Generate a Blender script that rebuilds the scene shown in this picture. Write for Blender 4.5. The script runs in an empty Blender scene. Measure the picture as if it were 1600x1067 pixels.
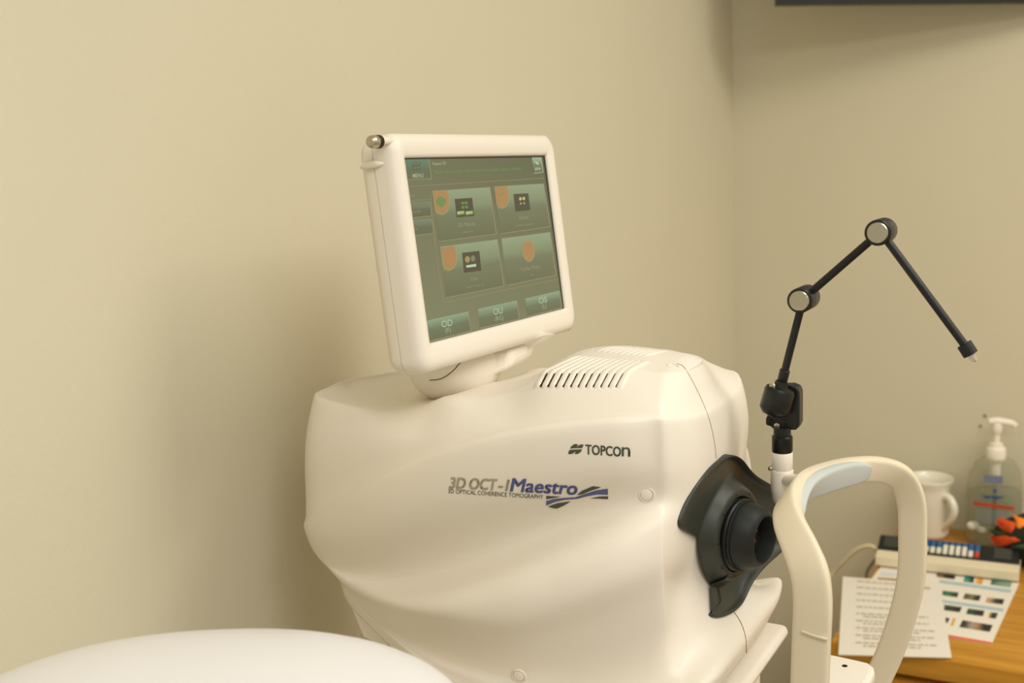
import bpy, bmesh, math, random
import numpy as np
from mathutils import Vector, Matrix
from mathutils.bvhtree import BVHTree
random.seed(4)

# ---------------------------------------------------------------- camera
FPX = 1900.0                      # focal length in pixels of a 1600 px wide frame
PITCH, ROLL, YAW = math.radians(10.194), math.radians(-2.092), math.radians(-28.082)
CAM = np.array([0.0, 0.0, 1.5])
FW = np.array([math.sin(YAW)*math.cos(PITCH), math.cos(YAW)*math.cos(PITCH), -math.sin(PITCH)])
_r = np.array([math.cos(YAW), -math.sin(YAW), 0.0]); _u = np.cross(_r, FW)
RT = _r*math.cos(ROLL) + _u*math.sin(ROLL)
UP = -_r*math.sin(ROLL) + _u*math.cos(ROLL)

scene = bpy.context.scene
COL = scene.collection
cd = bpy.data.cameras.new('camera'); cam = bpy.data.objects.new('camera', cd); COL.objects.link(cam)
cd.sensor_width = 36.0; cd.lens = FPX/1600*36.0; cd.clip_start = 0.02
cd.dof.use_dof = True; cd.dof.focus_distance = 0.93; cd.dof.aperture_fstop = 9.0
m = Matrix.Identity(4)
for i in range(3):
    m[i][0] = RT[i]; m[i][1] = UP[i]; m[i][2] = -FW[i]; m[i][3] = CAM[i]
cam.matrix_world = m
scene.camera = cam

# ---------------------------------------------------------------- light
w = bpy.data.worlds.new('room_ambient'); scene.world = w; w.use_nodes = True
bg = w.node_tree.nodes['Background']; bg.inputs[0].default_value = (1.0, 0.94, 0.78, 1); bg.inputs[1].default_value = 0.61

def area(name, loc, target, sx, sy, power, col):
    l = bpy.data.lights.new(name, 'AREA'); l.shape = 'RECTANGLE'; l.size = sx; l.size_y = sy
    l.energy = power; l.color = col
    o = bpy.data.objects.new(name, l); COL.objects.link(o); o.location = loc
    o.rotation_euler = (Vector(target)-Vector(loc)).to_track_quat('-Z', 'Y').to_euler()
    return o
area('ceiling_or_fill_light', (0.80, 1.20, 2.45), (0.80, 1.20, 0), 1.2, 0.6, 18, (1.0, 0.94, 0.84))
area('ceiling_or_fill_light', (0.75, -0.15, 2.45), (0.75, -0.15, 0), 1.2, 0.6, 19, (1.0, 0.96, 0.94))  # unseen fill lamp, placed to brighten near sides and far wall
area('ceiling_or_fill_light', (1.75, 1.20, 2.45), (1.75, 1.20, 0), 1.2, 0.6, 9, (1.0, 0.93, 0.80))  # added lamp, unseen, only there to lift the far wall

vs = scene.view_settings
vs.view_transform = 'Standard'; vs.look = 'None'; vs.gamma = 1.0; vs.use_curve_mapping = False
vs.exposure = 0.0

# ---------------------------------------------------------------- helpers
def ray(px, py):
    return (px-800)/FPX*RT - (py-533.5)/FPX*UP + FW
def on(px, py, ax, val):
    d = ray(px, py); t = (val-CAM[ax])/d[ax]
    return CAM + t*d
def srgb(r, g, b):
    f = lambda c: (c/255/12.92) if c/255 <= 0.04045 else ((c/255+0.055)/1.055)**2.4
    return (f(r), f(g), f(b), 1.0)

def mat(name, col, rough=0.5, metal=0.0, spec=0.5, noise=0.0, nscale=40.0, bump=0.0, bscale=200.0, coat=0.0, emit=0.0, trans=0.0, ior=1.45, sss=0.0):
    M = bpy.data.materials.new(name); M.use_nodes = True
    nt = M.node_tree; b = nt.nodes['Principled BSDF']
    b.inputs['Base Color'].default_value = col; b.inputs['Roughness'].default_value = rough
    b.inputs['Metallic'].default_value = metal; b.inputs['Specular IOR Level'].default_value = spec
    b.inputs['Coat Weight'].default_value = coat; b.inputs['IOR'].default_value = ior
    b.inputs['Transmission Weight'].default_value = trans
    if sss: b.inputs['Subsurface Weight'].default_value = sss; b.inputs['Subsurface Scale'].default_value = 0.01
    tc = nt.nodes.new('ShaderNodeTexCoord')
    if noise:
        n = nt.nodes.new('ShaderNodeTexNoise'); n.inputs['Scale'].default_value = nscale; n.inputs['Detail'].default_value = 4
        r = nt.nodes.new('ShaderNodeValToRGB')
        c = col
        r.color_ramp.elements[0].position = 0.3; r.color_ramp.elements[1].position = 0.7
        r.color_ramp.elements[0].color = tuple(x*(1-noise) for x in c[:3])+(1,)
        r.color_ramp.elements[1].color = tuple(min(1, x*(1+noise)) for x in c[:3])+(1,)
        nt.links.new(tc.outputs['Object'], n.inputs['Vector']); nt.links.new(n.outputs[0], r.inputs[0])
        nt.links.new(r.outputs[0], b.inputs['Base Color'])
    if bump:
        n = nt.nodes.new('ShaderNodeTexNoise'); n.inputs['Scale'].default_value = bscale; n.inputs['Detail'].default_value = 3
        bp = nt.nodes.new('ShaderNodeBump'); bp.inputs['Strength'].default_value = bump; bp.inputs['Distance'].default_value = 0.001
        nt.links.new(tc.outputs['Object'], n.inputs['Vector']); nt.links.new(n.outputs[0], bp.inputs['Height'])
        nt.links.new(bp.outputs[0], b.inputs['Normal'])
    if emit:
        b.inputs['Emission Color'].default_value = col; b.inputs['Emission Strength'].default_value = emit
    return M

def mesh_obj(name, verts, faces, material, parent=None, smooth=True, label=None):
    me = bpy.data.meshes.new(name)
    me.from_pydata([tuple(map(float, v)) for v in verts], [], [tuple(f) for f in faces])
    me.update()
    bm = bmesh.new(); bm.from_mesh(me); bmesh.ops.recalc_face_normals(bm, faces=bm.faces[:]); bm.to_mesh(me); bm.free()
    if smooth:
        for p in me.polygons: p.use_smooth = True
    o = bpy.data.objects.new(name, me); COL.objects.link(o)
    if material: me.materials.append(material)
    if parent: o.parent = parent
    if label: o['label'] = label
    return o
def soft_edges(o, angle=35):
    me = o.data; bm = bmesh.new(); bm.from_mesh(me)
    for e in bm.edges:
        if len(e.link_faces) == 2 and e.calc_face_angle(0) > math.radians(angle): e.smooth = False
    bm.to_mesh(me); bm.free()
    return o
def tag(o, label, cat, group=None):
    o['label'] = label; o['category'] = cat
    if group: o['group'] = group
    return o
def thing(name, label, cat, loc):
    o = bpy.data.objects.new(name, None); COL.objects.link(o); o.location = tuple(map(float, loc))
    o.empty_display_size = 0.05
    return tag(o, label, cat)
def adopt(root):
    """children were built in world space; keep them there"""
    inv = Matrix.Translation(root.location).inverted()
    for c in list(root.children): c.matrix_parent_inverse = inv

def box(name, lo, hi, material, parent=None, bevel=0.0, seg=2, smooth=False):
    bm = bmesh.new(); bmesh.ops.create_cube(bm, size=1.0)
    lo = np.array(lo, float); hi = np.array(hi, float)
    for v in bm.verts: v.co = Vector(tuple((lo+hi)/2 + np.array(v.co)*(hi-lo)))
    if bevel: bmesh.ops.bevel(bm, geom=bm.edges[:], offset=bevel, segments=seg, affect='EDGES', profile=0.5)
    me = bpy.data.meshes.new(name); bm.to_mesh(me); bm.free()
    o = bpy.data.objects.new(name, me); COL.objects.link(o); me.materials.append(material)
    if bevel:
        for p in me.polygons: p.use_smooth = True
        soft_edges(o, 50)
    if parent: o.parent = parent
    return o

def prism(name, poly, direction, material, parent=None, smooth=False):
    """extrude a 3D polygon along a vector"""
    n = len(poly); d = np.array(direction, float)
    P = [np.array(p, float) for p in poly]; V = P+[p+d for p in P]
    F = [list(range(n))[::-1], list(range(n, 2*n))]+[[i, (i+1) % n, n+(i+1) % n, n+i] for i in range(n)]
    return mesh_obj(name, V, F, material, parent, smooth)

def frame_of(axis):
    a = np.array(axis, float); a /= np.linalg.norm(a)
    h = np.array([0, 0, 1.0]) if abs(a[2]) < 0.9 else np.array([1.0, 0, 0])
    u = np.cross(h, a); u /= np.linalg.norm(u); v = np.cross(a, u)
    return a, u, v
def lathe(name, origin, axis, profile, material, parent=None, seg=40, sx=1.0, sy=1.0, sharp=40, cap=True):
    """profile: list of (radius, distance along axis)"""
    a, u, v = frame_of(axis); o = np.array(origin, float); V = []; F = []
    for r, h in profile:
        for k in range(seg):
            t = 2*math.pi*k/seg
            V.append(o + a*h + u*r*sx*math.cos(t) + v*r*sy*math.sin(t))
    for i in range(len(profile)-1):
        for k in range(seg):
            F.append([i*seg+k, i*seg+(k+1) % seg, (i+1)*seg+(k+1) % seg, (i+1)*seg+k])
    if cap:
        if profile[0][0] > 1e-6: F.append(list(range(seg))[::-1])
        if profile[-1][0] > 1e-6: F.append([(len(profile)-1)*seg+k for k in range(seg)])
    ob = mesh_obj(name, V, F, material, parent)
    return soft_edges(ob, sharp)

def catmull(P, n, closed=False):
    """interpolating spline through the points, n samples per span"""
    P = np.array(P, float); N = len(P); out = []
    spans = N if closed else N-1
    for i in range(spans):
        if closed: p = [P[(i-1) % N], P[i], P[(i+1) % N], P[(i+2) % N]]
        else: p = [P[i-1] if i > 0 else 2*P[0]-P[1], P[i], P[i+1], P[i+2] if i+2 < N else 2*P[-1]-P[-2]]
        for k in range(n):
            t = k/n
            out.append(0.5*(2*p[1]+(p[2]-p[0])*t+(2*p[0]-5*p[1]+4*p[2]-p[3])*t*t+(3*p[1]-p[0]-3*p[2]+p[3])*t**3))
    if not closed: out.append(P[-1])
    return np.array(out)
def tube(name, pts, radius, material, parent=None, n=6, seg=8, radii=None):
    C = catmull(pts, n) if n > 1 else np.array(pts, float)
    T = np.gradient(C, axis=0); T /= np.linalg.norm(T, axis=1)[:, None]
    u = frame_of(T[0])[1]; V = []; F = []
    for i in range(len(C)):
        u = u - T[i]*(u@T[i]); u /= np.linalg.norm(u); v = np.cross(T[i], u)
        r = radius if radii is None else np.interp(i/(len(C)-1), np.linspace(0, 1, len(radii)), radii)
        for k in range(seg):
            t = 2*math.pi*k/seg; V.append(C[i]+u*r*math.cos(t)+v*r*math.sin(t))
    for i in range(len(C)-1):
        for k in range(seg): F.append([i*seg+k, i*seg+(k+1) % seg, (i+1)*seg+(k+1) % seg, (i+1)*seg+k])
    F.append(list(range(seg))[::-1]); F.append([(len(C)-1)*seg+k for k in range(seg)])
    return soft_edges(mesh_obj(name, V, F, material, parent), 60)
def rod(name, a, b, r, material, parent=None, seg=20, bevel=0.0004):
    a = np.array(a, float); b = np.array(b, float); L = np.linalg.norm(b-a)
    return lathe(name, a, b-a, [(r-bevel, 0), (r, bevel), (r, L-bevel), (r-bevel, L)], material, parent, seg)

def text_geo(s, shear=0.0, bold=0.0):
    c = bpy.data.curves.new('lettering', 'FONT'); c.body = s; c.shear = shear; c.offset = bold; c.resolution_u = 3
    o = bpy.data.objects.new('lettering', c); COL.objects.link(o)
    dg = bpy.context.evaluated_depsgraph_get(); dg.update()
    me = bpy.data.meshes.new_from_object(o.evaluated_get(dg))
    V = np.array([v.co[:2] for v in me.vertices]); F = [tuple(p.vertices) for p in me.polygons]
    bpy.data.objects.remove(o); bpy.data.curves.remove(c); bpy.data.meshes.remove(me)
    return V, F

# ---------------------------------------------------------------- materials
M_wall = mat('wall_paint', srgb(212, 205, 180), 0.75, spec=0.2, noise=0.015, nscale=3.0, bump=0.25, bscale=260)
M_floor = mat('floor_vinyl', srgb(150, 135, 115), 0.5, noise=0.08, nscale=14)
M_cream = mat('cream_plastic', srgb(232, 224, 210), 0.38, spec=0.4, bump=0.05, bscale=900)
M_beige = mat('beige_plastic', srgb(220, 208, 182), 0.4, spec=0.4, bump=0.05, bscale=900)
M_white = mat('white_plastic', srgb(240, 236, 228), 0.35, spec=0.4)
M_glosswhite = mat('glossy_white_shell', srgb(226, 225, 226), 0.3, spec=0.4)
M_pad = mat('pale_blue_silicone', srgb(190, 196, 194), 0.35, spec=0.4)
M_black = mat('black_plastic', srgb(22, 24, 22), 0.45, spec=0.4)
M_satin = mat('satin_black_metal', srgb(18, 19, 18), 0.35, spec=0.5)
M_cover = mat('grey_black_moulding', srgb(50, 53, 46), 0.42, spec=0.5, bump=0.08, bscale=1500)
M_barrel = mat('dark_barrel', srgb(32, 35, 32), 0.5, spec=0.4, bump=0.06, bscale=1500)
M_metal = mat('brushed_steel', srgb(190, 182, 160), 0.28, metal=1.0)
M_dark = mat('recess_shade_and_seam', srgb(40, 30, 18), 0.8, spec=0.1)  # dark colour for shade inside slots and hole, and the hinge seam
M_seam = mat('seam_shadow_gap', srgb(160, 130, 85), 0.8, spec=0.1)
M_ink = mat('dark_green_ink', srgb(70, 74, 58), 0.5)
M_inkgrey = mat('grey_ink', srgb(165, 158, 134), 0.5)
M_inkblue = mat('blue_ink', srgb(84, 88, 140), 0.5)
M_glass = mat('lens_glass', srgb(20, 12, 8), 0.04, spec=1.0, coat=1.0)
M_amber = mat('amber_reflection', srgb(120, 60, 25), 0.1, metal=1.0)

# ---------------------------------------------------------------- room
WX, WY = -0.705, 2.225           # left wall plane x, far wall plane y
def struct(o): o['kind'] = 'structure'; return o
struct(box('wall_left', (WX-0.1, -1.2, 0), (WX, WY+0.1, 2.6), M_wall))
struct(box('wall_back', (WX, WY, 0), (2.6, WY+0.1, 2.6), M_wall))
struct(box('floor', (WX-0.1, -1.2, -0.05), (2.6, WY+0.1, 0), M_floor))
# small scuffs on the far wall beside the pump bottle
M_scuff = mat('scuff_mark', srgb(150, 134, 98), 0.9)
for (px, py, r) in ((1539, 650, 2.6), (1532, 666, 2.2)):
    p = on(px, py, 1, WY-0.0006); s = r/780.0
    poly = [p+np.array([s*math.cos(a)*random.uniform(.7, 1.1), 0, s*1.3*math.sin(a)*random.uniform(.7, 1.1)]) for a in np.linspace(0, 6.28, 9)[:-1]]
    o = mesh_obj('scuff', poly, [list(range(8))], M_scuff, bpy.data.objects['wall_back'], False)

# ---------------------------------------------------------------- eye scanner
YC = 0.88                        # lateral centre plane of the scanner
def B(px, py, v): return on(px, py, 1, YC+v)
scan = thing('eye_scanner', 'cream tabletop eye scanner with tilted touchscreen and black lens cover', 'medical device', (-0.46, YC, 0.82))

def body_surface():
    N = 11
    cx = np.array([485, 540, 600, 655, 700, 750, 800, 850, 910, 970, 1020], float)
    def row(py, v, px=None): return [B(a, b, c) for a, b, c in zip(cx if px is None else px, py, v)]
    A = np.array
    vN = -A([.066, .074, .078, .078, .076, .074, .070, .064, .060, .057, .053])
    pN = cx.copy(); pN[0] = 495
    pyN = A([617, 630, 640, 636, 618, 620, 613, 587, 579, 577, 583])
    rN = row(pyN, vN, pN)
    p4 = cx.copy(); p4[0] = 489
    r4 = row(pyN+A([9, 10, 11, 11, 11, 11, 12, 16, 20, 22, 20]), vN-A([.006, .010, .011, .011, .011, .011, .012, .014, .015, .015, .014]), p4)
    v5 = -A([.085, .1, .107, .108, .107, .105, .103, .1, .096, .092, .087]); p5 = cx.copy(); p5[0] = 477
    r5 = row(A([700, 700, 694, 686, 673, 664, 657, 643, 634, 632, 632]), v5, p5)
    y6 = A([801, 768, 738, 714, 696, 680, 668, 659, 652, 648, 648]); v6 = -A([.091, .108, .115, .117, .117, .115, .112, .109, .105, .1, .094]); p6 = cx.copy(); p6[0] = 479
    r6 = row(y6, v6, p6)
    p7 = cx.copy(); p7[0] = 475
    v7 = v6-A([.004, .011, .0145, .016, .0165, .0165, .016, .015, .013, .010, .004])
    r7 = row(y6+A([20, 15, 14, 14, 14, 13, 13, 13, 13, 13, 13]), v7, p7)
    p8 = cx.copy(); p8[0] = 478
    r8 = row(A([838, 836, 818, 802, 790, 777, 766, 756, 744, 735, 730]), v7-A([0, .001, .003, .003, .003, .003, .003, .003, .003, .002, .001]), p8)
    v9 = -A([.090, .106, .112, .115, .116, .115, .113, .110, .106, .101, .095])
    r9 = row(A([862, 890, 902, 895, 883, 866, 848, 830, 808, 790, 780]), v9, A([489, 540, 605, 660, 705, 755, 803, 850, 910, 970, 1020]))
    v10 = v9-A([.002, .008, .021, .028, .031, .032, .032, .030, .026, .020, .011])
    r10 = row(A([880, 912, 930, 932, 926, 916, 903, 888, 866, 842, 818]), v10, A([507, 552, 612, 665, 710, 757, 805, 850, 910, 970, 1024]))
    v11 = v10-A([.001, .004, .007, .008, .008, .008, .008, .008, .008, .007, .004])
    r11 = row(A([889, 930, 950, 958, 963, 966, 964, 954, 933, 908, 880]), v11, A([516, 564, 620, 670, 715, 760, 808, 855, 912, 972, 1030]))
    r12 = row(A([895, 945, 972, 985, 996, 1003, 1005, 1000, 985, 965, 940]), v11+A([.002, .006, .010, .014, .015, .015, .015, .015, .014, .012, .008]), A([522, 576, 632, 682, 725, 768, 812, 858, 914, 975, 1035]))
    v13 = v11+A([.004, .010, .018, .024, .026, .026, .026, .026, .024, .02, .012])
    r13 = row(A([902, 968, 1008, 1036, 1052, 1066, 1076, 1082, 1082, 1070, 1052]), v13, A([528, 588, 645, 700, 745, 790, 830, 870, 930, 990, 1048]))
    v14 = v13-A([0, .004, .012, .02, .024, .024, .024, .024, .024, .024, .024])
    r14 = row(A([908, 980, 1026, 1060, 1080, 1096, 1108, 1116, 1117, 1106, 1085]), v14, A([530, 596, 650, 705, 750, 795, 835, 875, 935, 1000, 1062]))
    r15 = [p+np.array([0, .004, -.014]) for p in r14]
    side = [rN, r4, r5, r6, r7, r8, r9, r10, r11, r12, r13, r14, r15]
    zf = [1.311, 1.303, 1.292, 1.284, 1.277, 1.250, 1.222, 1.203, 1.172, 1.146, 1.118, 1.100, 1.078]
    xf = [-.304, -.300, -.295, -.290, -.287, -.285, -.286, -.291, -.296, -.294, -.280, -.264, -.271]
    xr = [-.641, -.643, -.652, -.656, -.656, -.650, -.636, -.622, -.612, -.603, -.597, -.597, -.597]
    roofx = A([-.729, -.69, -.64, -.614, -.577, -.549, -.52, -.495, -.464, -.428, -.404, -.358, -.335])*.88
    roofz = 1.5+.88*(A([1.338, 1.337, 1.336, 1.338, 1.349, 1.357, 1.361, 1.373, 1.391, 1.398, 1.398, 1.394, 1.386])-1.6)
    rows = []
    for k, s in enumerate(side):
        c2 = s[0]; c12 = s[-1]
        v2 = c2[1]-YC; ve = c12[1]-YC
        rear = [np.array([xr[k], YC, c2[2]-.002]), np.array([xr[k]*.62+c2[0]*.38, YC+v2*.55, c2[2]-.001])]
        fr = []
        for a, bx, bz in ((.94, .45, .15), (.66, .88, .65), (.33, .97, .95), (0, 1, 1)):
            fr.append(np.array([c12[0]*(1-bx)+xf[k]*bx, YC+ve*a, c12[2]*(1-bz)+zf[k]*bz]))
        if k == 9: fr[0] += np.array([-.004, .006, 0]); fr[1] += np.array([-.008, .004, 0])
        if k == 10: fr[0] += np.array([-.003, .006, 0]); fr[1] += np.array([-.004, .002, 0])
        rows.append(rear+s+fr)
    top = rows[0]; n = len(top)
    def roofrow(a):
        out = []
        for p in top:
            zc = np.interp(p[0], roofx, roofz); b = 1-a
            t = b**.8
            out.append(np.array([p[0], YC+(p[1]-YC)*a, p[2]*(1-t)+zc*t]))
        return out
    rows = [roofrow(0), roofrow(.5), roofrow(.9)]+rows
    G = np.array(rows)                                  # rows x cols x 3 (near half)
    far = G[:, 1:-1][:, ::-1].copy(); far[..., 1] = 2*YC-far[..., 1]
    for k in range(len(rows)):
        far[k, :, 2] -= .16*np.maximum(far[k, :, 1]-YC, 0)*max(0, 1-k/9)
    for k in range(13):
        fx = np.clip((far[k, :, 0]+.38)/.06, 0, 1); far[k, :, 0] -= fx*.38*np.maximum(far[k, :, 1]-YC, 0)*max(0, 1-k/8)
    full = np.concatenate([G, far], axis=1)             # closed loop
    ghost = full[1].copy()                              # row above the ridge = first roof row of the other side
    nc = full.shape[1]; idx = [(-j) % nc for j in range(nc)]
    ghost = full[1][idx]
    full = np.concatenate([ghost[None], full], axis=0)
    D = np.array([catmull(r, 5, True) for r in full])
    E2 = np.array([catmull(D[:, j], 5) for j in range(D.shape[1])])  # cols x rows x 3
    E2 = E2[:, 5:]
    # a touch of smoothing along both ways
    for it in range(1):
        S = E2.copy(); S[:, 1:-1] = .5*E2[:, 1:-1]+.25*(E2[:, :-2]+E2[:, 2:])
        S = .5*S+.25*(np.roll(S, 1, 0)+np.roll(S, -1, 0)); E2 = S
    return E2
S = body_surface()
def dent(S):
    # scoop in the shell beside the foot of the lens cover
    c = B(1088, 985, -.085); ax1 = B(1050, 1012, -.092)-B(1126, 958, -.07); ax1 /= np.linalg.norm(ax1)
    d = S-c; a = d@ax1; r2 = (d**2).sum(-1)-a*a
    wgt = np.exp(-(a/.022)**2-r2/.011**2)
    S = S+wgt[..., None]*np.array([-.0075, .0065, .002])
    return S
S = dent(S)
nc, nr = S.shape[:2]
V = [S[i, j] for i in range(nc) for j in range(nr)]
F = [[i*nr+j, i*nr+j+1, ((i+1) % nc)*nr+j+1, ((i+1) % nc)*nr+j] for i in range(nc) for j in range(nr-1)]
F.append([i*nr+nr-1 for i in range(nc)])
body = mesh_obj('body_shell', V, F, M_cream, scan)
BVH = BVHTree.FromPolygons([tuple(v) for v in V], F)
def hit(px, py, off=0.0003):
    d = Vector(tuple(ray(px, py))).normalized()
    p, n, i, t = BVH.ray_cast(Vector(tuple(CAM)), d)
    if p is None: return None, None
    if n.dot(d) > 0: n = -n
    return np.array(p+n*off), np.array(n)

def print_on_body(name, V2, F, material, label=None, off=0.0004):
    P = []
    for x, y in V2:
        p, n = hit(x, y, off); P.append(p if p is not None else B(x, y, -.1))
    return mesh_obj(name, P, F, material, body, False, label)
def lettering(name, s, p0, p1, h, material, shear=0.0, bold=0.0, up=None):
    V2, F = text_geo(s, shear)
    x0, x1 = V2[:, 0].min(), V2[:, 0].max(); y0, y1 = V2[:, 1].min(), V2[:, 1].max()
    p0 = np.array(p0, float); p1 = np.array(p1, float); upv = np.array((0, -1.0) if up is None else up)
    pts = []; FF = []
    for sh in ((-bold, -bold*.6), (bold, -bold*.6), (bold, bold*.6), (-bold, bold*.6)) if bold else ((0, 0),):
        k = len(pts); FF += [tuple(i+k for i in f_) for f_ in F]
        pts += [p0+(p1-p0)*(x-x0)/(x1-x0)+upv*h*(y/y1)+np.array(sh) for x, y in V2]
    return print_on_body(name, pts, FF, material)
lettering('brand_lettering', 'TOPCO', (915, 709.3), (970, 713), 15.0, M_ink, 0.0, 0.45)
lettering('brand_lettering', 'n', (971.5, 712.4), (984.5, 713.2), 14.2, M_ink, 0.0, 0.2)
lettering('model_lettering', '3D', (702.5, 762.5), (727.5, 763.6), 17, M_inkgrey, 0.22, 0.75)
lettering('model_lettering', 'OCT', (734, 763.9), (777, 765.6), 17, M_inkgrey, 0.22, 0.75)
lettering('model_lettering', '-1', (779, 765.7), (796, 766.5), 17, M_inkgrey, 0.22, 0.75)
lettering('model_lettering', 'Maestro', (797.5, 767), (901.5, 772.5), 20, M_inkblue, 0.2, 0.8)
lettering('caption_lettering', '3D OPTICAL COHERENCE TOMOGRAPHY', (700.5, 770), (849, 779.2), 6.6, M_ink, 0.0, 0.0)
def emblem(name, pts, material, o=(680, 670), s=4.571):
    P = [(o[0]+x/s, o[1]+y/s) for x, y in pts]
    return print_on_body(name, P, [list(range(len(P)))], material)
emblem('emblem_shape', [(1010, 470), (1050, 440), (1125, 408), (1185, 415), (1110, 440), (1050, 464)], M_ink)
T = [(793, 514), (850, 499), (930, 491), (1000, 487), (1080, 460), (1150, 438), (1232, 426)]
Bt = [(793, 545), (860, 518), (930, 504), (1010, 498), (1090, 478), (1160, 466), (1234, 468)]
P2 = T+Bt
print_on_body('emblem_wave', [(680+x/4.571, 670+y/4.571) for x, y in P2], [[i, i+1, 8+i, 7+i] for i in range(6)], M_inkblue)
emblem('emblem_shape', [(793, 477), (850, 480), (900, 482), (850, 490), (793, 500)], M_ink)
emblem('emblem_shape', [(805, 553), (870, 530), (970, 515), (920, 545), (870, 567), (840, 563)], M_ink)
emblem('emblem_shape', [(1105, 495), (1170, 482), (1235, 480), (1235, 500), (1170, 496)], M_ink)
emblem('brand_emblem', [(962, 140), (975, 122), (990, 111), (1005, 107), (1020, 112), (1011, 131), (1024, 118), (1040, 111), (1062, 111), (1050, 136), (1000, 137)], M_ink)
emblem('brand_emblem', [(950, 178), (954, 160), (962, 149), (1000, 147), (1050, 145), (1040, 165), (1020, 178), (998, 180), (1003, 160), (985, 175), (965, 180)], M_ink)

# ventilation ribs
def vent_rib(path, half, height, name='vent_rib'):
    pts = []; nn = []
    for x, y in path:
        p, n = hit(x, y, 0.0)
        if p is None: return
        if pts and np.linalg.norm(p-pts[-1]) > .035: return
        pts.append(p); nn.append(n)
    C = catmull(pts, 4); NN = catmull(nn, 4)
    T = np.gradient(C, axis=0); V = []; F = []
    for i in range(len(C)):
        t = T[i]/np.linalg.norm(T[i]); n = NN[i]/np.linalg.norm(NN[i]); s = np.cross(t, n); s /= np.linalg.norm(s)
        h = height*min(1, i/1.5, (len(C)-1-i)/1.5)
        for a, b in ((-1, -.4), (-.8, h/height*.8), (-.4, h/height), (.4, h/height), (.8, h/height*.8), (1, -.4)):
            V.append(C[i]+s*a*half+n*b*height)
    for i in range(len(C)-1):
        for k in range(5): F.append([i*6+k, i*6+k+1, (i+1)*6+k+1, (i+1)*6+k])
    return mesh_obj(name, V, F, M_cream, body)
def vpt(x, y): return (830+x/6.154, 530+y/6.154)
for q in range(12):
    i = q-.5
    vent_rib([vpt(84+72.3*i, 474), vpt(124+72.4*i, 400), vpt(166+72.6*i, 322), vpt(230+71*i, 285), vpt(360+66*i, 222+2*i), vpt(500+59*i, 158+5.2*i)], .0026, .0016)
for i in range(11):
    path = [vpt(92+72.3*i, 460), vpt(124+72.4*i, 400), vpt(160+72.6*i, 332)]
    pts = []
    for x, y in path: pts += [(x-2.0, y), (x+2.0, y)]
    print_on_body('vent_slot_shade', pts, [[0, 1, 3, 2], [2, 3, 5, 4]], M_dark)  # dark strips on the shell paint the shade inside the slots
for q in range(12):
    i = q-.5
    vent_rib([vpt(645+57*i, 122+5*i), vpt(750+58*i, 94+5*i), vpt(860+59*i, 72+5*i)], .0019, .0010)

# parting line of the front shell, plugs
def surface_line(name, pts, r, material):
    P = []
    for x, y in catmull([(a, b) for a, b in pts], 4):
        p, n = hit(x, y, 0.0)
        if p is not None: P.append(p)
    return tube(name, P, r, material, body, n=1, seg=6)
surface_line('parting_line', [(1058, 568), (1068, 573), (1080, 592), (1095, 622), (1108, 655), (1116, 690), (1119, 716)], .00035, M_seam)
surface_line('parting_line', [(1146, 955), (1157, 972), (1164, 992), (1166, 1012), (1166, 1022)], .0005, M_seam)
surface_line('moulded_ridge', [(1043, 571), (1050, 569), (1058, 571), (1060, 574)], .0008, M_cream)
for (px, py, r) in ((1010.5, 772.5, .0046), (811, 1055, .0046)):
    p, n = hit(px, py, -.0012)
    g = lathe('screw_plug', p, n, [(r*1.34, 0.0), (r*1.30, .0018), (r*1.14, .0026), (r*1.04, .0024), (r*1.01, .0013), (r*.97, .0013), (r*.94, .0022), (r*.8, .0026), (0, .0026)], M_cream, body, 28)

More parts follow.
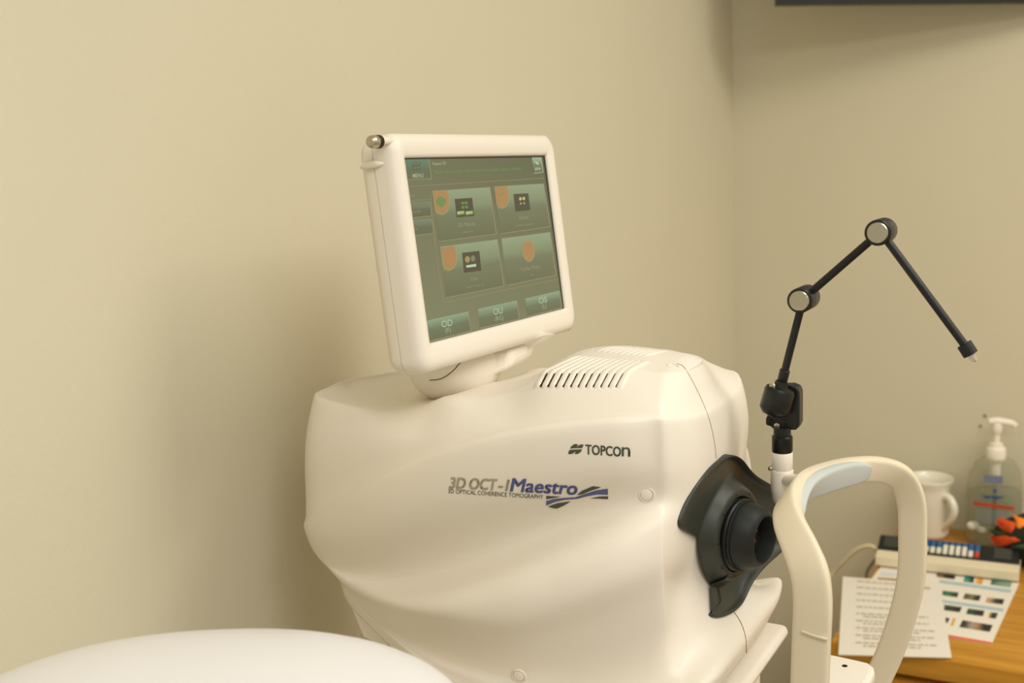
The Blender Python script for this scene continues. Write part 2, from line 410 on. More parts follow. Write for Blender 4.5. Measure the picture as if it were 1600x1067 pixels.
# ------------------------------------------------ lens cover
LC = B(1157, 835, -.006)
LAX = np.array([math.cos(math.radians(11)), -math.sin(math.radians(11)), 0.0]); LU = np.array([-LAX[1], LAX[0], 0.0]); LV = np.array([0, 0, 1.0])
def lens_at(h, du=0.0, dv_=0.0): return LC+LAX*h+LU*du+LV*dv_
def cover():
    near = [(1143, 707.5, 0.0), (1126, 714, -.020), (1107, 729, -.042), (1089, 750, -.062), (1074, 775, -.082), (1062, 800, -.096), (1055.5, 818, -.1035), (1061, 829, -.1025),
            (1080, 836, -.088), (1095, 846, -.075), (1106, 862, -.066), (1112, 885, -.060), (1116, 910, -.056), (1121, 935, -.053), (1122, 946, -.053), (1108, 957, -.060), (1105, 962, -.060), (1116, 967, -.049), (1132, 963, -.028), (1149, 952, 0.0)]
    P = []
    for q in near:
        h_, n_ = hit(q[0], q[1], .0) if q[2] < -.001 else (None, None)
        P.append(h_ if h_ is not None else B(*q))
    P[0] = B(1143, 707.5, -.004); P[-1] = B(1149, 953, -.006)
    far = [(1159, 941, .012), (1168, 917, .026), (1181, 898, .042), (1197, 881, .060), (1213, 868, .078), (1228, 854, .094), (1238, 835, .102), (1240, 808, .104), (1232, 782, .100), (1216, 764, .088), (1196, 752, .068), (1178, 743, .050), (1166, 731, .034), (1157, 716, .016)]
    O = np.array(P + [B(*q) for q in far]); n = len(O)
    ang = np.arctan2((O-LC)@LV, (O-LC)@LU)
    def circ(r, h, rz=None): return np.array([lens_at(h, r*math.cos(a), (rz or r)*math.sin(a)) for a in ang])
    base = circ(.046, -.023, .046)
    skirt = O.copy(); skirt[:, 0] -= .022+.3*np.maximum(O[:, 1]-YC, 0)
    rings = [skirt, O+np.array([.0005, 0, 0]), O*.97+base*.03+np.array([.003, 0, 0]), O*.89+base*.11+np.array([.0045, 0, 0]), O*.80+base*.20+np.array([.0005, 0, 0]), O*.74+base*.26-np.array([.001, 0, 0]),
             O*.40+base*.60+np.array([-.002, 0, 0]), O*.08+base*.92+np.array([-.001, 0, 0]), base, circ(.0430, -.014, .043), circ(.0370, -.003), circ(.0350, -.0012), circ(.0302, -.0012), circ(.0296, -.0022), circ(.0290, -.012)]
    for rg in rings[2:12]:
        for p in rg:
            h_, n_, i_, t_ = BVH.ray_cast(Vector((0.1, p[1], p[2])), Vector((-1, 0, 0)))
            if h_ is not None and h_[0] > -.32: p[0] = max(p[0], h_[0]+.0022)
    V = np.concatenate(rings); F = []
    for i in range(len(rings)-1):
        for k in range(n): F.append([i*n+k, i*n+(k+1) % n, (i+1)*n+(k+1) % n, (i+1)*n+k])
    o = mesh_obj('lens_cover', V, F, M_cover, scan)
    md = o.modifiers.new('smooth', 'SUBSURF'); md.levels = 2; md.render_levels = 2
    return o
cov = cover()
lathe('bellows_ring', lens_at(-.010), LAX, [(.0286, 0), (.0286, .006), (.0275, .0072), (.0282, .0086), (.0282, .0104), (.0270, .0116), (.0277, .0130), (.0273, .0146), (.024, .0146)], M_black, cov, 56)
lathe('lens_barrel', lens_at(.002), LAX, [(.0258, 0), (.0264, .002), (.0260, .006), (.0222, .0155), (.0190, .0190), (.0181, .0193), (.0176, .0185), (.0166, .004), (.0166, 0)], M_barrel, cov, 56, cap=False)
lathe('objective_lens', lens_at(.002), LAX, [(.0168, 0.003), (.0155, .0062), (.012, .0082), (.008, .0092), (.003, .0097), (0, .0098)], M_glass, cov, 40)
for (dy, dz, r) in ((.004, .004, .0022), (.001, -.004, .003), (-.003, -.010, .0014)):
    lathe('lens_glint', lens_at(.0118, dy, dz), LAX, [(r, 0), (r*.7, .0006), (0, .0009)], M_amber, cov, 14)  # amber discs stand in for brown reflections in the lens
lathe('sensor_window', lens_at(-.004, .050, -.016), LAX, [(.0085, -.01), (.0085, .0032), (.0072, .0036), (.0070, .0020), (0, .0018)], M_black, cov, 24)
for k in range(9):
    a = k/9*2*math.pi+.3
    lathe('cover_screw', lens_at(-.0016, .0328*math.cos(a), .0328*math.sin(a)), LAX, [(.0011, 0), (.0009, .0006), (0, .0007)], M_black, cov, 8)

# ------------------------------------------------ lower stage
bz = 1.064
box('stage_plate', (-.60, YC-.128, bz-.012), (-.263, .985, bz), M_cream, scan, .006, 3)
box('stage_housing', (-.585, YC-.108, .845), (-.280, .965, bz-.012), M_cream, scan, .012, 3)
box('foot_plate', (-.60, YC-.145, .82), (-.14, YC+.145, .846), M_cream, scan, .008, 3)
q = [B(527, 896, -.082), B(569, 995, -.088), B(604, 1012, -.092), B(612, 985, -.092), B(606, 950, -.090), B(572, 918, -.086)]
rp = prism('rear_side_panel', q, (0.0, .17, 0.0), M_cream, scan)

# ------------------------------------------------ touchscreen
def fit_screen():
    Q = [(630, 247), (850, 243), (882, 482), (668, 537)]
    def basis(t, yw, rl):
        n = np.array([math.cos(t)*math.cos(yw), math.cos(t)*math.sin(yw), math.sin(t)])
        a = np.cross([0, 0, 1.0], n); a /= np.linalg.norm(a); b = np.cross(n, a)
        a2 = a*math.cos(rl)+b*math.sin(rl); b2 = -a*math.sin(rl)+b*math.cos(rl)
        return n, a2, b2
    def res(s):
        n, a, b = basis(s[3], s[4], s[5]); c = s[:3]; W, H = s[6], .1395; o = []
        for (i, j), (px, py) in zip(((-1, 1), (1, 1), (1, -1), (-1, -1)), Q):
            p = c+a*i*W/2+b*j*H/2-CAM; z = p@FW
            o += [800+FPX*(p@RT)/z-px, 533.5-FPX*(p@UP)/z-py]
        return np.array(o)
    s = np.array([-.48, .87, 1.405, .18, 0.0, 0.0, .223])
    for it in range(60):
        r0 = res(s); J = np.array([(res(s+1e-5*np.eye(7)[k])-r0)/1e-5 for k in range(7)]).T
        s = s-np.linalg.lstsq(J, r0, rcond=None)[0]
    return s[:3], basis(s[3], s[4], s[5]), s[6], .1395, s, res(s)
SC, (SN, SA, SB), SW, SH, sfit, sres = fit_screen()
print('screen fit', sfit, 'res', np.abs(sres).max())
def scr(a, b, c=0.0): return SC+SA*a+SB*b+SN*c
def monitor():
    l, r, t, bt = -SW/2-.016, SW/2+.018, SH/2+.019, -SH/2-.022
    def rr(inset, depth, rad, L=l, R_=r, T_=t, B_=bt, n=6):
        L, R_, T_, B_ = L+inset, R_-inset, T_-inset, B_+inset; pts = []
        for (cx, cy, a0) in ((R_-rad, T_-rad, 0), (L+rad, T_-rad, 90), (L+rad, B_+rad, 180), (R_-rad, B_+rad, 270)):
            for k in range(n+1):
                a = math.radians(a0+90*k/n); pts.append(scr(cx+rad*math.cos(a), cy+rad*math.sin(a), depth))
        return pts
    s = dict(L=-SW/2, R_=SW/2, T_=SH/2, B_=-SH/2)
    rings = [rr(.030, -.034, .006), rr(.012, -.0325, .010), rr(.003, -.028, .012), rr(.0005, -.022, .012), rr(.0005, -.0165, .012), rr(.0013, -.0160, .012), rr(.0013, -.0155, .012), rr(0, -.0150, .012),
             rr(0, -.006, .012), rr(.001, -.0005, .012), rr(.005, .0032, .011), rr(.009, .0042, .009), rr(-.003, .0030, .0035, **s), rr(-.0008, .0022, .0015, **s), rr(0, .0006, .0012, **s), rr(0, -.001, .0012, **s)]
    n = len(rings[0]); V = [p for rg in rings for p in rg]; F = [list(range(n))]
    for i in range(len(rings)-1):
        for k in range(n): F.append([i*n+k, i*n+(k+1) % n, (i+1)*n+(k+1) % n, (i+1)*n+k])
    F.append([(len(rings)-1)*n+k for k in range(n)])
    return soft_edges(mesh_obj('monitor', V, F, M_cream, scan), 50), l, r, t, bt
mon, ML, MR, MT, MB = monitor()

def screen_mat(name):
    M = bpy.data.materials.new(name); M.use_nodes = True; nt = M.node_tree; b = nt.nodes['Principled BSDF']
    a = nt.nodes.new('ShaderNodeAttribute'); a.attribute_name = 'glow'
    b.inputs['Base Color'].default_value = (.012, .013, .011, 1); b.inputs['Roughness'].default_value = .35; b.inputs['Specular IOR Level'].default_value = .25
    nt.links.new(a.outputs['Color'], b.inputs['Emission Color']); b.inputs['Emission Strength'].default_value = 0.95
    return M
M_screen = screen_mat('hazy_lit_screen')
def glow(o, cols):
    at = o.data.color_attributes.new('glow', 'FLOAT_COLOR', 'POINT')
    for i, c in enumerate(cols): at.data[i].color = c
    return o
def sp(px, py, c=0.0):
    d = ray(px, py); t = ((SC-CAM)@SN+c)/(d@SN); return CAM+t*d
def ui_poly(name, pts, cols, lay=1, faces=None, label=None):
    P = [sp(x, y, -.0002+lay*.00012) for x, y in pts]
    if isinstance(cols, tuple): cols = [cols]*len(P)
    return glow(mesh_obj(name, P, faces or [list(range(len(P)))], M_screen, mon, False, label), cols)
BASE = srgb(118, 120, 88)
P = [scr(-SW/2, SH/2, -.0004), scr(SW/2, SH/2, -.0004), scr(SW/2, -SH/2, -.0004), scr(-SW/2, -SH/2, -.0004)]
glow(mesh_obj('display_panel', P, [[0, 1, 2, 3]], M_screen, mon, False), [srgb(112, 112, 82), srgb(96, 98, 72), srgb(116, 118, 86), srgb(126, 128, 96)])  # haze of the reflected room is put into these glow colours
edge = .0022
P = [scr(SW/2-edge*1.5, SH/2, .0002), scr(SW/2, SH/2, .0002), scr(SW/2, -SH/2, .0002), scr(SW/2-edge, -SH/2, .0002)]
glow(mesh_obj('display_edge', P, [[0, 1, 2, 3]], M_screen, mon, False), [srgb(8, 14, 10)]*4)
P = [scr(-SW/2, SH/2, .0002), scr(SW/2, SH/2, .0002), scr(SW/2, SH/2-.0016, .0002), scr(-SW/2, SH/2-.0010, .0002)]
glow(mesh_obj('display_edge', P, [[0, 1, 2, 3]], M_screen, mon, False), [srgb(40, 42, 28)]*4)
def z1(x, y): return (620+x/5.707, 230+y/5.707)      # first close-up
def z2(x, y): return (640+x/5.707, 360+y/5.707)      # second close-up
def button(name, c4, top, mid, bot, border, stops=(0, .35, .5, 1), lay=1):
    tl, tr, br, bl = [np.array(p) for p in c4]; pts = []; cols = []
    for s_, c in zip(stops, (top, mid, None, bot)):
        if c is None: c = tuple((x+y)/2*.92 for x, y in zip(mid, bot))
        pts += [tuple(tl+(bl-tl)*s_), tuple(tr+(br-tr)*s_)]; cols += [c, c]
    o = ui_poly(name, pts, cols, lay, [[2*i, 2*i+1, 2*i+3, 2*i+2] for i in range(len(stops)-1)])
    for a, b in ((bl, br), (tr, br)):
        d = b-a; nrm = np.array([-d[1], d[0]])/np.linalg.norm(d)*.45
        ui_poly('button_border', [tuple(a-nrm), tuple(b-nrm), tuple(b+nrm), tuple(a+nrm)], border, lay+1)
    return o
GT, GM, GB = srgb(146, 158, 122), srgb(130, 140, 106), srgb(106, 106, 76)
BR = srgb(150, 146, 110)
button('menu_button', [z1(62, 108), z1(285, 105), z1(310, 280), z1(88, 292)], srgb(98, 126, 104), srgb(98, 118, 92), srgb(104, 106, 76), BR)
button('setup_button', [z1(1203, 78), z1(1282, 75), z1(1305, 222), z1(1222, 232)], srgb(165, 182, 150), srgb(140, 156, 122), srgb(96, 98, 70), srgb(190, 190, 160))
button('mode_button', [z1(316, 390), z1(830, 356), z1(888, 775), z1(375, 840)], GT, GM, GB, BR)
button('mode_button', [z1(868, 350), z1(1308, 324), z1(1368, 708), z1(925, 772)], GT, GM, GB, BR)
button('mode_button', [z2(272, 145), z2(782, 80), z2(840, 495), z2(325, 600)], GT, GM, GB, BR)
button('mode_button', [z2(818, 72), z2(1252, 15), z2(1305, 400), z2(868, 490)], GT, GM, GB, BR)
button('side_tab', [z1(110, 492), z1(296, 484), z1(310, 612), z1(128, 630)], srgb(118, 128, 100), srgb(112, 118, 90), srgb(98, 98, 70), BR)
button('side_tab', [z1(130, 648), z1(312, 636), z1(328, 768), z1(148, 788)], srgb(122, 134, 106), srgb(112, 118, 90), srgb(100, 102, 74), BR)
ET, EM, EB = srgb(142, 162, 130), srgb(120, 132, 102), srgb(104, 106, 76)
button('eye_button', [z2(140, 808), z2(522, 722), z2(546, 895), z2(165, 990)], ET, EM, EB, BR)
button('eye_button', [z2(610, 700), z2(955, 624), z2(978, 788), z2(628, 872)], ET, EM, EB, BR)
button('eye_button', [z2(1032, 608), z2(1335, 536), z2(1358, 690), z2(1050, 768)], ET, EM, EB, BR)
def ui_line(pts, wd, col):
    for (a, b) in zip(pts[:-1], pts[1:]):
        a = np.array(a); b = np.array(b); d = b-a; nrm = np.array([-d[1], d[0]])/np.linalg.norm(d)*wd/2
        ui_poly('panel_line', [tuple(a-nrm), tuple(b-nrm), tuple(b+nrm), tuple(a+nrm)], col, 1)
LN = srgb(150, 134, 92)
ui_line([z1(92, 352), z1(1318, 275)], .8, LN)
ui_line([z1(300, 400), z1(345, 860)], .7, LN); ui_line([z2(215, 60), z2(302, 645), z2(1325, 432)], .8, LN)
ui_line([z1(110, 478), z1(300, 465)], .7, LN)
def ell(cx, cy, rx, ry, tilt=0.0, n=20, a0=0, a1=360):
    o = []
    for k in range(n):
        a = math.radians(a0+(a1-a0)*k/(n-(0 if a1-a0 == 360 else 1)))
        x = rx*math.cos(a); y = ry*math.sin(a); o.append((cx+x*math.cos(tilt)-y*math.sin(tilt), cy+x*math.sin(tilt)+y*math.cos(tilt)))
    return o
OR, OR2, OL = srgb(166, 132, 84), srgb(178, 128, 78), srgb(160, 146, 100)
def fundus(pts, ctr):
    ui_poly('fundus_icon', [ctr]+pts, [OR2]+[OR]*len(pts), 4, [[0, i+1, (i+1) % len(pts)+1] for i in range(len(pts))])
ui_poly('fundus_rim', [z1(320, 388), z1(452, 380), z1(472, 450), z1(472, 520), z1(452, 580), z1(410, 605), z1(370, 595), z1(340, 570)], OL, 3)
fundus([z1(320, 392), z1(445, 384), z1(464, 450), z1(462, 520), z1(444, 575), z1(408, 598), z1(372, 588), z1(342, 565)], z1(395, 490))
ui_poly('fundus_mark', [z1(348, 470), z1(385, 438), z1(438, 462), z1(436, 505), z1(398, 540), z1(352, 505)], srgb(112, 136, 78), 5)
ui_poly('fundus_rim', [z1(870, 350), z1(985, 344), z1(1003, 400), z1(1000, 480), z1(975, 535), z1(940, 550), z1(905, 535), z1(888, 500)], OL, 3)
fundus([z1(872, 354), z1(980, 348), z1(995, 402), z1(992, 475), z1(970, 528), z1(940, 542), z1(908, 528), z1(890, 495)], z1(935, 440))
ui_poly('fundus_mark', [z1(912, 430), z1(955, 395), z1(958, 410), z1(916, 446)], srgb(130, 140, 84), 5)
ui_poly('fundus_rim', [z2(273, 150), z2(398, 133), z2(425, 200), z2(425, 270), z2(400, 335), z2(355, 362), z2(315, 350), z2(296, 315)], OL, 3)
fundus([z2(276, 154), z2(392, 138), z2(416, 200), z2(416, 268), z2(394, 328), z2(354, 352), z2(318, 342), z2(300, 310)], z2(350, 245))
ui_line([z2(285, 236), z2(412, 222)], .7, srgb(110, 92, 60))
ui_poly('fundus_rim', [z2(*p) for p in ell(1061, 182, 56, 98, -.05)], OL, 3)
fundus([z2(*p) for p in ell(1061, 182, 50, 90, -.05)], z2(1061, 180))
DK = srgb(78, 74, 54)
ui_poly('scan_thumbnail', [z1(516, 462), z1(672, 450), z1(692, 612), z1(535, 626)], DK, 3)
for (x, y) in ((588, 498), (618, 496), (590, 535), (622, 532)):
    ui_poly('scan_spot', [z1(*p) for p in ell(x, y, 15, 14)], srgb(104, 130, 72), 4)
for (a, b) in ((538, 600), (614, 678)):
    ui_poly('scan_strip', [z1(a, 575), z1(b, 566), z1(b+4, 594), z1(a+4, 604)], [srgb(190, 196, 160), srgb(140, 186, 80), srgb(130, 170, 70), srgb(150, 176, 100)], 4)
ui_poly('scan_thumbnail', [z1(1040, 418), z1(1172, 410), z1(1192, 560), z1(1058, 574)], DK, 3)
for (x, y) in ((1102, 460), (1132, 457)):
    ui_poly('scan_spot', [z1(*p) for p in ell(x, y, 12, 15)], srgb(190, 190, 120), 4)
    ui_poly('scan_spot', [z1(*p) for p in ell(x+4, y+42, 8, 10)], srgb(160, 166, 120), 4)
ui_line([z1(1056, 540), z1(1188, 526)], .6, srgb(140, 138, 100))
ui_poly('scan_thumbnail', [z2(468, 200), z2(622, 182), z2(640, 358), z2(486, 378)], DK, 3)
ui_poly('scan_spot', [z2(*p) for p in ell(516, 258, 22, 30)], srgb(160, 144, 84), 4)
ui_poly('scan_spot', [z2(*p) for p in ell(565, 250, 20, 28)], srgb(122, 128, 100), 4)
ui_poly('scan_strip', [z2(503, 312), z2(592, 297), z2(594, 322), z2(508, 332)], srgb(186, 204, 172), 4)
ui_poly('menu_icon', [z1(140, 138), z1(210, 133), z1(217, 200), z1(147, 206)], srgb(92, 100, 76), 3)
for (x, y) in ((160, 150), (190, 148), (165, 185), (195, 182)):
    ui_poly('menu_icon', [z1(x-10, y-4), z1(x+10, y-6), z1(x+10, y+2), z1(x-10, y+4)], srgb(124, 134, 106), 4)
ui_poly('setup_icon', [z1(1232, 130), z1(1242, 128), z1(1266, 152), z1(1256, 156)], srgb(215, 222, 196), 4)
def ui_text(s, p0, p1, h, col, bold=0.0, name='screen_text'):
    V2, F = text_geo(s, 0, bold); x0, x1 = V2[:, 0].min(), V2[:, 0].max(); y1 = V2[:, 1].max()
    p0 = np.array(p0); p1 = np.array(p1); d = p1-p0; lean = np.array([-.13, -1.0])
    ui_poly(name, [tuple(p0+d*(x-x0)/(x1-x0)+lean*h*y/y1) for x, y in V2], col, 5, F)
TX = srgb(166, 178, 144); TD = srgb(142, 146, 112)
ui_text('MENU', z1(144, 272), z1(240, 268), 6.2, TX, .01)
ui_text('Patient ID', z1(322, 162), z1(440, 155), 5.0, TX)
ui_text('Please input patient information and select capture mode.', z1(332, 238), z1(1112, 202), 5.4, srgb(104, 138, 74), .012)
ui_text('SETUP', z1(1234, 206), z1(1284, 203), 3.8, srgb(200, 206, 176), .02)
ui_text('3D Macula', z1(550, 712), z1(702, 696), 6.2, TD); ui_text('6.0x6.0mm', z1(585, 768), z1(682, 756), 3.2, TD)
ui_text('Radial', z1(1096, 645), z1(1172, 637), 5.8, TD); ui_text('6.0mm Overlap 4', z1(1064, 708), z1(1222, 690), 3.0, TD)
ui_text('Line', z2(548, 447), z2(606, 440), 6.0, TD); ui_text('6.0mm Overlap 50', z2(502, 516), z2(662, 488), 3.0, TD)
ui_text('Fundus Photo', z2(996, 362), z2(1164, 336), 6.0, TD); ui_text('color', z2(1072, 404), z2(1108, 398), 2.6, TD)
ui_text('MACULA', z1(106, 444), z1(162, 440), 3.6, TD); ui_text('GLAUCOMA', z1(124, 590), z1(214, 582), 3.6, TD); ui_text('EXTRA', z1(148, 745), z1(188, 740), 3.6, TD)
for (s, c, h, s2) in (('OD', (288, 386, 866, 846), 10.2, '(R)'), ('OU', (750, 832, 755, 738), 10.0, '(R/L)'), ('OS', (1155, 1228, 655, 638), 9.6, '(L)')):
    ui_text(s, z2(c[0], c[2]), z2(c[1], c[3]), h, srgb(168, 186, 156), .015)
for (s, a, b, y0, y1, h) in (('(R)', 320, 370, 912, 900, 7), ('(R/L)', 766, 838, 808, 793, 7), ('(L)', 1184, 1222, 697, 690, 6.5)):
    ui_text(s, z2(a, y0), z2(b, y1), h, srgb(152, 166, 134), .008)

# stylus in the top corner, its groove and the side bump
st = sp(577, 221.5, -.001)
lathe('stylus', st, SA, [(.0022, 0), (.0042, .0016), (.0048, .004), (.0048, .0075), (.0044, .0078)], M_metal, mon, 24)
lathe('stylus_cap', st+SA*.0078, SA, [(.0046, 0), (.0050, .0006), (.0050, .0042), (.0042, .0052), (.002, .0056)], M_black, mon, 24)
tube('stylus_groove', [st+SA*.0135+SB*.0005, st+SA*.022+SB*.0008, st+SA*.032+SB*.0006], .0026, M_cream, mon, n=4, seg=10, radii=[.0030, .0030, .0012])
tube('side_bump', [scr(ML+.0006, MT-.022, -.028), scr(ML-.0016, MT-.0215, -.022), scr(ML-.0014, MT-.0215, -.012), scr(ML+.001, MT-.022, -.006)], .0028, M_cream, mon, n=5, seg=10, radii=[.001, .0028, .0028, .001])

# swivel neck between monitor and body
def ellipsoid(name, c, r, material, parent, nu=28, nv=16, zmin=-1):
    V = []; F = []
    for j in range(nv+1):
        ph = math.pi*j/nv-math.pi/2
        for i in range(nu):
            th = 2*math.pi*i/nu; s_ = max(math.sin(ph), zmin)
            V.append(np.array(c)+np.array([r[0]*math.cos(ph)*math.cos(th), r[1]*math.cos(ph)*math.sin(th), r[2]*s_]))
    for j in range(nv):
        for i in range(nu): F.append([j*nu+i, j*nu+(i+1) % nu, (j+1)*nu+(i+1) % nu, (j+1)*nu+i])
    return mesh_obj(name, V, F, material, parent)
nk = B(715, 590, .0)
neck = ellipsoid('swivel_neck', nk+np.array([.0, .0, .012]), (.036, .052, .032), M_cream, scan)
wa = [B(690, 603, -.02), B(722, 606, -.02), B(800, 575, .01), B(803, 540, .02), B(760, 545, .0), B(705, 560, -.02)]
hw = prism('hinge_bracket', wa, (-.004, .05, 0), M_cream, neck)
bvl = hw.modifiers.new('round', 'BEVEL'); bvl.width = .006; bvl.segments = 3; bvl.limit_method = 'ANGLE'
stp = [B(800, 560, .03), B(806, 556, .05), B(868, 522, .05), B(850, 524, .05), B(806, 540, .04)]
sx_ = prism('tilt_strut', stp, (-.02, .012, 0), M_cream, neck)
lathe('swivel_disc', (nk[0], YC, nk[2]-.022), (0, 0, 1), [(.052, 0), (.052, .006), (.050, .008)], M_cream, neck, 40)
NB = BVHTree.FromPolygons([v.co[:] for v in neck.data.vertices], [tuple(p.vertices) for p in neck.data.polygons])
surf = []
for x, y in catmull([(671, 594), (686, 592.5), (698, 587), (709, 578), (722, 563)], 4):
    p, nn, i_, t_ = NB.ray_cast(Vector(tuple(CAM)), Vector(tuple(ray(x, y))).normalized())
    if p is not None: surf.append(np.array(p))
tube('hinge_seam', surf, .0004, M_dark, neck, n=1, seg=6)

# ------------------------------------------------ head rest
def band(name, pts, material, parent, half_w, half_t, off=0.0, t0=0.0, t1=1.0, sect=None, n=8):
    """pts: px, py, v, phi (width axis from +X towards +Z), width"""
    C = catmull([B(a, b, c) for a, b, c, d, e in pts], n); PH = catmull([[d] for a, b, c, d, e in pts], n)[:, 0]; WD = catmull([[e] for a, b, c, d, e in pts], n)[:, 0]
    L = len(C); i0, i1 = int(t0*(L-1)), int(t1*(L-1))
    T = np.gradient(C, axis=0); V = []; F = []; k = 20; ids = list(range(i0, i1+1))
    for q_, i in enumerate(ids):
        t = T[i]/np.linalg.norm(T[i]); a = math.radians(PH[i]); wv = np.array([math.cos(a), 0, math.sin(a)]); wv -= t*(wv@t); wv /= np.linalg.norm(wv)
        nv = np.cross(t, wv)
        e = 1.0
        if sect: e = max(.05, math.sqrt(max(0, 1-abs(2*q_/(len(ids)-1)-1)**6)))
        for s_ in range(k):
            th = 2*math.pi*s_/k; c_, s2 = math.cos(th), math.sin(th); ex = .38
            x = half_w*WD[i]*abs(c_)**ex*(1 if c_ > 0 else -1); y = half_t*abs(s2)**ex*(1 if s2 > 0 else -1)
            V.append(C[i]+wv*x*(e if sect else 1)+nv*(y*e+off))
    m_ = len(ids)
    for i in range(m_-1):
        for s_ in range(k): F.append([i*k+s_, i*k+(s_+1) % k, (i+1)*k+(s_+1) % k, (i+1)*k+s_])
    F.append(list(range(k))[::-1]); F.append([(m_-1)*k+s_ for s_ in range(k)])
    return mesh_obj(name, V, F, material, parent)
HP = [(1262, 1170, -.118, 0, 1), (1265, 1080, -.118, 0, 1), (1268, 1000, -.118, 0, 1), (1270, 940, -.118, 0, 1), (1265, 895, -.115, 5, 1), (1250, 855, -.106, 15, .95), (1233, 815, -.09, 30, .85), (1232, 785, -.068, 48, .8),
      (1250, 760, -.036, 66, .8), (1285, 745, 0, 78, .8), (1330, 735, .042, 80, .8), (1375, 734, .078, 70, .8), (1408, 748, .102, 42, .85), (1424, 785, .116, 15, .9), (1426, 840, .120, 5, .9), (1424, 900, .122, 0, .9), (1411, 960, .124, 0, .9), (1386, 1030, .126, 0, .9), (1350, 1100, .126, 0, .9), (1320, 1150, .126, 0, .9)]
def to_px(P):
    d = np.array(P)-CAM; z = d@FW
    return (800+FPX*(d@RT)/z, 533.5-FPX*(d@UP)/z)
pn, pf = B(*HP[0][:3]), B(*HP[-1][:3])
for (x, z) in ((-.200, 1.00), (-.205, .94), (-.205, .88)):
    if z < pn[2]-.03: HP.insert(0, to_px((x, YC-.118, z))+(-.118, 0, 1))
for (x, z) in ((-.225, .95), (-.215, .91), (-.210, .88)):
    if z < pf[2]-.02: HP.append(to_px((x, YC+.126, z))+(.126, 0, .9))
NB0 = [i for i, h in enumerate(HP) if h[:2] == (1233, 815)][0]; HN = len(HP)-1
head = band('headrest_frame', HP, M_beige, scan, .0125, .0055)
band('forehead_pad', HP, M_pad, head, .0125, .0050, off=.0050, t0=NB0/HN, t1=(NB0+4.5)/HN, sect=True, n=12)
# moulded mark on the near upright
mk = [B(1253, 986, -.1245), B(1272, 993, -.1245), B(1293, 999, -.1245)]
tube('eye_level_mark', mk, .0011, M_beige, head, n=4, seg=8)
# chin rest between the uprights
def plate(name, pts, z, th, material, parent, bev=.004):
    P = [on(x, y, 2, z) for x, y in pts]; o = prism(name, P, (0, 0, -th), material, parent)
    md = o.modifiers.new('round', 'BEVEL'); md.width = bev; md.segments = 3; md.limit_method = 'ANGLE'; md.angle_limit = math.radians(50)
    return o
CZ = 1.075
chin = plate('chin_rest', [(1285, 1018), (1310, 1023), (1346, 1031), (1358, 1034), (1366, 1040), (1367, 1047), (1362, 1058), (1340, 1098), (1250, 1085), (1240, 1060), (1250, 1040)], CZ, .012, M_cream, scan)
pc = on(1320, 1040, 2, CZ+.0003)
lathe('peg_hole_shade', pc, (0, 0, 1), [(.0022, 0), (.0018, .0002), (0, .0002)], M_dark, chin, 14)  # dark disc on the plate paints the shade of a hole
cxy = on(1320, 1062, 2, CZ)
rod('chin_post', (cxy[0], cxy[1], .846), (cxy[0], cxy[1], CZ-.012), .011, M_cream, scan)
box('headrest_base', (-.24, YC-.135, .845), (-.17, YC+.135, .90), M_cream, scan, .010, 3)

# ------------------------------------------------ fixation arm
AV = .030
pb = B(1222, 745, AV); 
arm = lathe('arm_post', (pb[0], pb[1], B(1222, 792, AV)[2]), (0, 0, 1), [(.0040, 0), (.0075, .006), (.0088, .016)]+[(.0088, h) for h in (.02, .030)]+[(.0086, .0305), (.0080, .0308), (.0080, .0312), (.0082, .0316), (.0082, .0445), (.0078, .0450)], M_cream, scan, 36)
z0 = B(1222, 792, AV)[2]
def pv(h): return (pb[0], pb[1], z0+h)
rod('arm_bridge', np.array(pv(.022)), B(1262, 752, .005), .0050, M_cream, arm)
rod('post_screw', B(1207, 731, AV-.004), B(1201, 732, AV-.006), .0018, M_metal, arm, 12)
lathe('black_collar', pv(.045), (0, 0, 1), [(.0074, 0), (.0081, .001), (.0081, .0125), (.0074, .0132), (.0068, .0134), (.0068, .0200)], M_satin, arm, 32)
c_top = B(1222, 612, AV); 
# clamp block: plate plus barrel
clp = prism('clamp_block', [B(1196, 664, AV), B(1196, 655, AV), B(1216, 602, AV), B(1236, 602, AV), B(1246, 606, AV), B(1249, 614, AV), B(1249, 662, AV), B(1244, 672, AV), B(1208, 672, AV), B(1205, 667, AV)], (0, .012, 0), M_satin, arm)
md = clp.modifiers.new('round', 'BEVEL'); md.width = .0012; md.segments = 2
ba = B(1208, 650, AV-.006); bb = B(1220, 604, AV-.004)
ax_ = bb-ba; Lb = np.linalg.norm(ax_)
lathe('clamp_barrel', ba, ax_, [(.004, 0), (.0095, .002), (.0122, .006), (.0118, Lb*.86), (.0108, Lb*.95), (.006, Lb), (.0052, Lb+.003), (.0052, Lb+.004)], M_satin, arm, 32)
for (x, y, mm, r) in ((1204, 600, M_metal, .0022), (1214, 665, M_metal, .0022), (1204, 659, M_black, .0020), (1228, 660, M_black, .0020)):
    p = B(x+3, y+3, AV-.010) if y < 620 else B(x, y, AV-.0002)
    lathe('clamp_screw', p, (0.1, -1, .25 if y < 620 else 0), [(r, -.001), (r, .0008), (r*.7, .0011), (r*.35, .0011), (r*.3, .0004), (0, .0004)], mm, arm, 14)
j0 = B(1221, 600, AV); j1 = B(1255, 467, AV); j2 = B(1376, 362, AV); tip = B(1508, 540, AV); tip2 = B(1517, 554, AV)
rod('arm_sleeve', j0, j0+(j1-j0)*.17, .0040, M_satin, arm)
rod('arm_tube', j0, j1, .0030, M_satin, arm); rod('arm_tube', j1, j2, .0030, M_satin, arm); rod('arm_tube', j2, tip, .0030, M_satin, arm)
